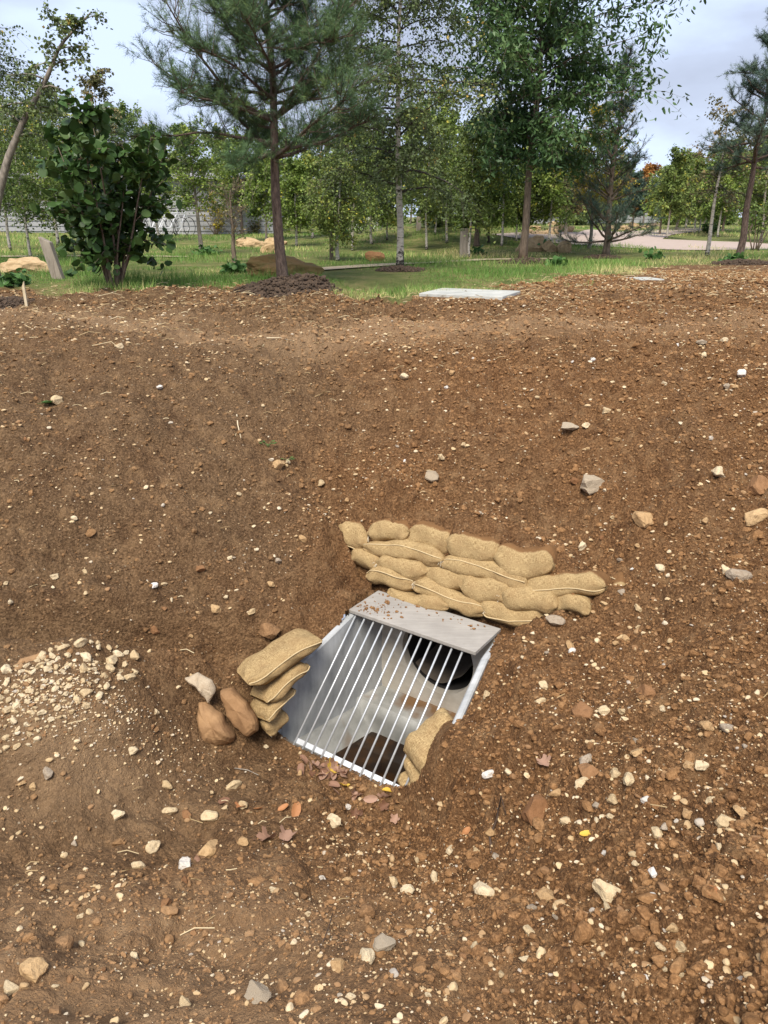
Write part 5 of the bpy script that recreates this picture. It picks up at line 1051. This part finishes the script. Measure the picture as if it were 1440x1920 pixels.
# ------------------------------------------------------------------ grass
mg = MB(); r_ = np.random.default_rng(77); n = 150000
y = 8.8 * (42 / 8.8) ** (r_.uniform(0, 1, n) ** 1.25); x = r_.uniform(-0.62, 0.62, n) * y
pn = noise2(x * 0.9, y * 0.9, 71) + 0.5 * noise2(x * 3, y * 3, 72)
gm = grass_mask(x, y)
road = lambda x, y: (np.abs(y - (24.0 - 0.10 * (x - 6))) < 2.6) & (x > 5.0)
k = (gm > 0.3) & (r_.uniform(0, 1, n) < np.clip(gm * 0.8 + pn * 1.9 - 0.1, 0.0, 1)); 
pathy = np.where(x < 2.5, 16.6 + 0.0 * x - 0.55 * np.clip(x + 1.6, 0, 9), 14.4 + 0 * x)
k &= np.abs(y - (15.4 + 0.42 * (x - 0.5))) > 0.55; k &= ~road(x, y)
x, y, pn = x[k], y[k], pn[k]; n = len(x); z = ground_z(x, y); px_ = y / FPX
h = np.clip(0.06 + 0.17 * (noise2(x * 0.7, y * 0.7, 73) + 0.1), 0.025, 0.2) * r_.uniform(0.5, 1.3, n); h = h * np.where((x < -0.8) & (y < 12), 1.35, 1) * np.where(grass_mask(x, y) < 0.9, 0.6, 1)
a_ = r_.uniform(0, 6.3, n); w_ = np.maximum(0.006, 1.0 * px_); dirw = np.stack([np.cos(a_) * w_, np.sin(a_) * w_ * 0.3, 0 * a_], -1); tip = np.stack([r_.normal(0, 0.45, n) * h, r_.normal(0, 0.45, n) * h, h], -1); B_ = np.stack([x, y, z - 0.005], -1)
at_ = np.clip(0.48 + 1.2 * noise2(x * 0.5, y * 0.5, 74) + r_.normal(0, 0.22, n) + np.where(grass_mask(x, y) < 0.95, 0.18, 0), 0, 1)
mg.polys(np.stack([B_ - dirw * .5, B_ + dirw * .5, B_ + tip], 1), at_); tag(mg.build('grass', M['grass']), 'rough green grass under and between the young trees', 'grass', kind='stuff')
# path and road sheets
def strip(name, pts, wd, mat):
    m_ = MB(); pts = np.array(pts, float); q = np.array([lerp(pts, t)[0] for t in np.linspace(0, 1, 60)]); d = np.gradient(q, axis=0); d /= np.linalg.norm(d, axis=1)[:, None]; nrm = np.stack([-d[:, 1], d[:, 0]], -1); wd = np.interp(np.linspace(0, 1, 60), np.linspace(0, 1, len(wd)), wd)
    rows = []
    for s_ in np.linspace(-1, 1, 7): P2 = q + nrm * (wd * s_ * 0.5)[:, None]; rows.append(np.stack([P2[:, 0], P2[:, 1], base_z(P2[:, 0], P2[:, 1]) + 0.02], -1))
    V = np.concatenate(rows); I2 = np.arange(7 * 60).reshape(7, 60); m_.add(V, np.stack([I2[:-1, :-1], I2[:-1, 1:], I2[1:, 1:], I2[1:, :-1]], -1).reshape(-1, 4)); tag(m_.build(name, M[mat], smooth=True), kind='structure')
g = lambda u, v: tuple(hit(u, v)[:2])
strip('path', [g(590, 507), g(690, 500), g(800, 494), g(900, 488), g(1050, 486)], [0.45, 0.5, 0.45, 0.4, 0.35], 'path')
strip('path', [g(-30, 482), g(120, 481), g(350, 483)], [0.35, 0.35, 0.3], 'path')
strip('road', [g(1500, 462), g(1350, 461), g(1230, 460), g(1150, 456), g(1100, 446), g(1060, 436)], [4.2, 4.2, 4.4, 4.0, 4.5, 5], 'road')
strip('road', [g(1150, 452), g(1200, 438), g(1260, 433), g(1330, 430)], [2.4, 2.2, 2.2, 2.2], 'road')

# ------------------------------------------------------------------ boulders
def boulder(u, v, w, hpx, mat, label, seed, group=None, deep=0.7, name='boulder'):
    p = hit(u, v); px = depth(p) / FPX; o = bpy.data.objects.new(name, stone_mesh(seed, M[mat], sub=5, flat=1.0, cuts=8, name=name, rough=1.9)); C.objects.link(o)
    o.scale = (w * px * 0.56, w * px * 0.5 * deep, hpx * px * 0.85); o.location = (p[0], p[1] + w * px * 0.2, p[2] + hpx * px * 0.25); tag(o, label, 'boulder', group)
boulder(527, 521, 138, 46, 'mossy', 'big flat mossy boulder behind the large pine trunk', 3)
boulder(45, 512, 105, 32, 'boulder', 'long low tan boulder at the left beside the leaning timber post', 2)
boulder(468, 464, 56, 20, 'boulder', 'tan boulder in the grass left of the large pine', 3); boulder(499, 474, 36, 18, 'boulder', 'smaller tan boulder in front of another left of the pine', 4); boulder(520, 460, 40, 12, 'boulder', 'low tan boulder partly behind the pine trunk', 14)
boulder(704, 490, 34, 17, 'rust', 'small squared brown rock beside the pale path', 5)
boulder(996, 472, 44, 26, 'boulder', 'left boulder of the group behind the long-leaved tree', 6); boulder(1030, 473, 30, 20, 'boulder', 'middle boulder of the group behind the long-leaved tree', 7); boulder(1056, 474, 28, 20, 'boulder', 'right angular boulder of the group behind the long-leaved tree', 8)
k = 0
for (u, v, w, h_) in [(990, 438, 24, 10), (1010, 440, 26, 10), (1002, 430, 28, 9), (1038, 440, 30, 11), (1048, 431, 30, 10), (1036, 423, 26, 9), (1066, 436, 26, 9), (1150, 432, 26, 9), (1175, 432, 26, 8), (1190, 425, 24, 8), (1212, 428, 22, 7), (1232, 424, 22, 7)]:
    boulder(u, v, w, h_, 'boulder', 'tan block of the low rock terraces beside the far road', 60 + k, 'blocks of the far rock terraces', name='rock_block'); k += 1

# ------------------------------------------------------------------ posts, stake, slabs
def post(u, v, top, wpx, label, lean=0.0, mat='wood', name='timber_post', dpx=None, slant=0.0):
    p = hit(u, v); px = depth(p) / FPX; H = zat(u, top, p[1]) - p[2]; w = wpx * px / 2; m_ = MB(); ax = np.array([[1, 0, 0], [0, 1, 0], [lean, 0, 1.0]]); ax[2] /= np.linalg.norm(ax[2])
    box(m_, p + ax[2] * (H / 2 - 0.05), ax, (w, w * 0.8, H / 2 + 0.05), bev=w * 0.18); V = m_.V[0]
    topm = V[:, 2] > p[2] + H * 0.8; V[topm, 2] += (V[topm, 0] - p[0] - lean * H) * slant; V += 0.006 * np.stack([noise3(V * 8, q) for q in range(3)], -1) * min(1, w * 20)
    tag(m_.build(name, M[mat], origin=p), label, 'post')
post(110, 523, 447, 20, 'short weathered timber post leaning left beside the long tan boulder', lean=-0.20, slant=-0.5)
post(869, 482, 428, 15, 'grey split timber post next to a thin white birch'); post(785, 432, 406, 9, 'small grey timber post far behind the central birch')
post(1060, 440, 420, 6, 'thin grey bollard far off by the rock terraces', name='timber_post')
post(50, 574, 532, 5, 'thin splintered pale stake at the left edge of the soil', mat='fresh', name='stake', slant=2.0)
def slab(u, v, w, d, rz, label, th=0.05, lift=0.035):
    p = hit(u, v); m_ = MB(); ax = np.array([[math.cos(rz), math.sin(rz), 0], [-math.sin(rz), math.cos(rz), 0], [0, 0, 1]]); box(m_, p + [0, 0, lift], ax, (w / 2, d / 2, th), bev=0.008); tag(m_.build('concrete_slab', M['slab'], origin=p), label, 'slab')
slab(882, 553, 0.92, 0.72, math.radians(-24), 'pale concrete slab lying flush at the edge of the grass', 0.05, -0.018); slab(1209, 523, 0.34, 0.42, 0.2, 'small grey slab on the soil farther right', 0.03, -0.02)
# mound of dark loose soil under the pine
def mound(u, v, w, h_, label, seed):
    p = hit(u, v); px = depth(p) / FPX; m_ = MB(); r_ = np.random.default_rng(seed); n = 900; a = r_.uniform(0, 6.3, n); q = np.sqrt(r_.uniform(0, 1, n)); X = p[0] + np.cos(a) * q * w * px / 2; Y = p[1] + np.sin(a) * q * w * px / 3
    sz = np.clip(0.018 * np.exp(r_.normal(0, .4, n)), .008, .05); mm = MB(); scatter(mm, X, Y, sz, seed, ICV, ICF, 0.2); V = mm.V[0]; V[:, 2] += np.repeat(h_ * (1 - q ** 2), len(ICV))
    g_ = np.linspace(-1, 1, 26); gx_, gy_ = np.meshgrid(g_, g_); rr = np.hypot(gx_, gy_); X2 = p[0] + gx_ * w * px / 2; Y2 = p[1] + gy_ * w * px / 3; Z2 = ground_z(X2, Y2) + h_ * np.clip(1 - rr ** 2, -0.2, 1) + 0.03 * noise2(X2 * 14, Y2 * 14, seed) - 0.005
    I2 = np.arange(26 * 26).reshape(26, 26); mm.add(np.stack([X2, Y2, Z2], -1).reshape(-1, 3), np.stack([I2[:-1, :-1], I2[:-1, 1:], I2[1:, 1:], I2[1:, :-1]], -1).reshape(-1, 4), 0.1)
    tag(mm.build('soil_mound', M['mulch']), label, 'soil mound')
M['mulch'] = m_bark('mulch', (0.028, 0.018, 0.012), (0.11, 0.07, 0.042), (40, 40, 40), 1.0)
mound(540, 540, 200, 0.13, 'dark mound of loose soil and roots around the large pine trunk', 1); mound(990, 494, 110, 0.08, 'dark mulch around the foot of the long-leaved tree', 2); mound(1390, 495, 110, 0.06, 'dark mulch at the foot of the right-hand pine', 3); mound(22, 572, 90, 0.05, 'dark heap of straw and soil at the left edge', 4)
mound(750, 508, 90, 0.05, 'reddish dry mulch around the foot of the central birch', 5)
mound(1130, 484, 70, 0.05, 'brown soil ring round the young pine', 6)

# ------------------------------------------------------------------ buildings beyond the trees
def building(u0, u1, v, top, yd, dep, label, boards=9, roof=None):
    p0 = np.array([(u0 - 720) / FPX * yd, yd, ground_z(0.0, yd)]); p1 = np.array([(u1 - 720) / FPX * yd, yd, p0[2]]); H = zat(0, top, yd) - p0[2]; p1 = np.array([p1[0], p0[1] + 0.5, p0[2]]); c = (p0 + p1) / 2; ax0 = (p1 - p0) / np.linalg.norm(p1 - p0); ay = np.array([-ax0[1], ax0[0], 0]); w = np.linalg.norm(p1 - p0); ax = np.stack([ax0, ay, Z]); root = empty('building', c); tag(root, label, 'building')
    m_ = MB(); box(m_, c + ay * dep / 2 + Z * (H / 2 - 0.2), ax, (w / 2, dep / 2, H / 2 + 0.2)); m_.build('wall', M['wallp'], root)
    m_ = MB()
    for q in range(boards): box(m_, c - ay * 0.012 + Z * (H * (q + 0.5) / boards), ax, (w / 2 - 0.02, 0.02, H / boards / 2 - 0.022))
    m_.build('cladding', M['wallp'], root)
    m_ = MB()
    for q in range(1, int(w / 5)): box(m_, p0 + ax0 * q * 5 - ay * 0.05 + Z * H / 2, ax, (0.08, 0.03, H / 2))
    if m_.n: m_.build('pilaster', M['joint'], root)
    m_ = MB(); e_ = 0.4; rh = roof or 0.3; V = [c + ax0 * sx * (w / 2 + e_) + ay * (dep / 2 + sy * (dep / 2 + e_)) + Z * H for sx in (-1, 1) for sy in (-1, 1)] + [c + ax0 * sx * (w / 2 - 0.5) + ay * dep / 2 + Z * (H + rh) for sx in (-1, 1)]
    m_.add(np.array(V), [[0, 2, 5, 4], [3, 1, 4, 5]]); m_.F.append(np.array([[1, 0, 4], [2, 3, 5]])); m_.F.append(np.array([[0, 1, 3, 2]])); m_.build('roof', M['roof'], root)
    for q in range(3):
        m_ = MB(); box(m_, p0 + ax0 * w * (0.2 + 0.3 * q) - ay * 0.04 + Z * 1.3, ax, (0.5, 0.03, 0.5)); f_ = m_.build('window', M['joint'], root)
        m_ = MB(); box(m_, p0 + ax0 * w * (0.2 + 0.3 * q) - ay * 0.075 + Z * 1.3, ax, (0.44, 0.01, 0.44)); o = m_.build('pane', M['glass'], None); o.parent = f_; 
building(-60, 522, 436, 335, 33, 3, 'long pale panelled building behind the trees on the left', 10)
building(890, 1062, 419, 394, 60, 6, 'low white building beyond the bank right of the middle', 4, 0.8)
building(1120, 1235, 417, 372, 62, 6, 'grey-roofed building behind the young pine', 6, 1.6)

# ------------------------------------------------------------------ bicycles at the pale wall
def bicycle(u, v, rz, label):
    p = hit(u, v); root = empty('bicycle', p, 0); tag(root, label, 'bicycle', 'bicycles parked before the pale wall'); d = np.array([math.cos(rz), math.sin(rz), 0]); cs = [p + d * s_ * 0.52 + Z * 0.34 for s_ in (-1, 1)]
    th = np.linspace(0, 2 * np.pi, 25)
    for c in cs:
        m_ = MB(); tube(m_, [c + 0.34 * (d * math.cos(a) + Z * math.sin(a)) for a in th], 0.014, 6, cap=False); w_ = m_.build('wheel', M['rubber'], root)
        m_ = MB()
        for a in th[:-1:3]: tube(m_, [c, c + 0.33 * (d * math.cos(a) + Z * math.sin(a))], 0.004, 3)
        o = m_.build('spokes', M['bikew'], root); 
    m_ = MB(); bb = p + Z * 0.30 - d * 0.05; st = p + Z * 0.82 - d * 0.18; hd = p + Z * 0.84 + d * 0.34
    for a, b in ((bb, st), (st, hd), (bb, hd), (st, cs[0]), (bb, cs[0]), (hd + Z * 0.1, cs[1])): tube(m_, [a, b], 0.022, 6)
    m_.build('frame', M['bikew'], root); sd_ = np.array([-d[1], d[0], 0]); m_ = MB(); tube(m_, [hd + Z * .15 - sd_ * .28, hd + Z * .18, hd + Z * .15 + sd_ * .28], 0.016, 6); m_.build('handlebar', M['rubber'], root)
    m_ = MB(); box(m_, st + Z * 0.08, np.stack([d, sd_, Z]), (0.13, 0.06, 0.025), bev=0.01); m_.build('saddle', M['rubber'], root)
for u, v, rz, lb in [(288, 445, 0.8, 'leftmost of the bicycles seen through the hazel'), (305, 444, 1.0, 'second bicycle from the left behind the hazel'), (322, 444, 0.9, 'third bicycle from the left behind the hazel'), (340, 443, 1.1, 'fourth bicycle from the left by the yellow-green bush'),
                     (668, 437, 1.2, 'bicycle left of the short pale birch in the middle distance'), (690, 437, 1.0, 'bicycle right behind the short pale birch')]: bicycle(u, v, rz, lb)
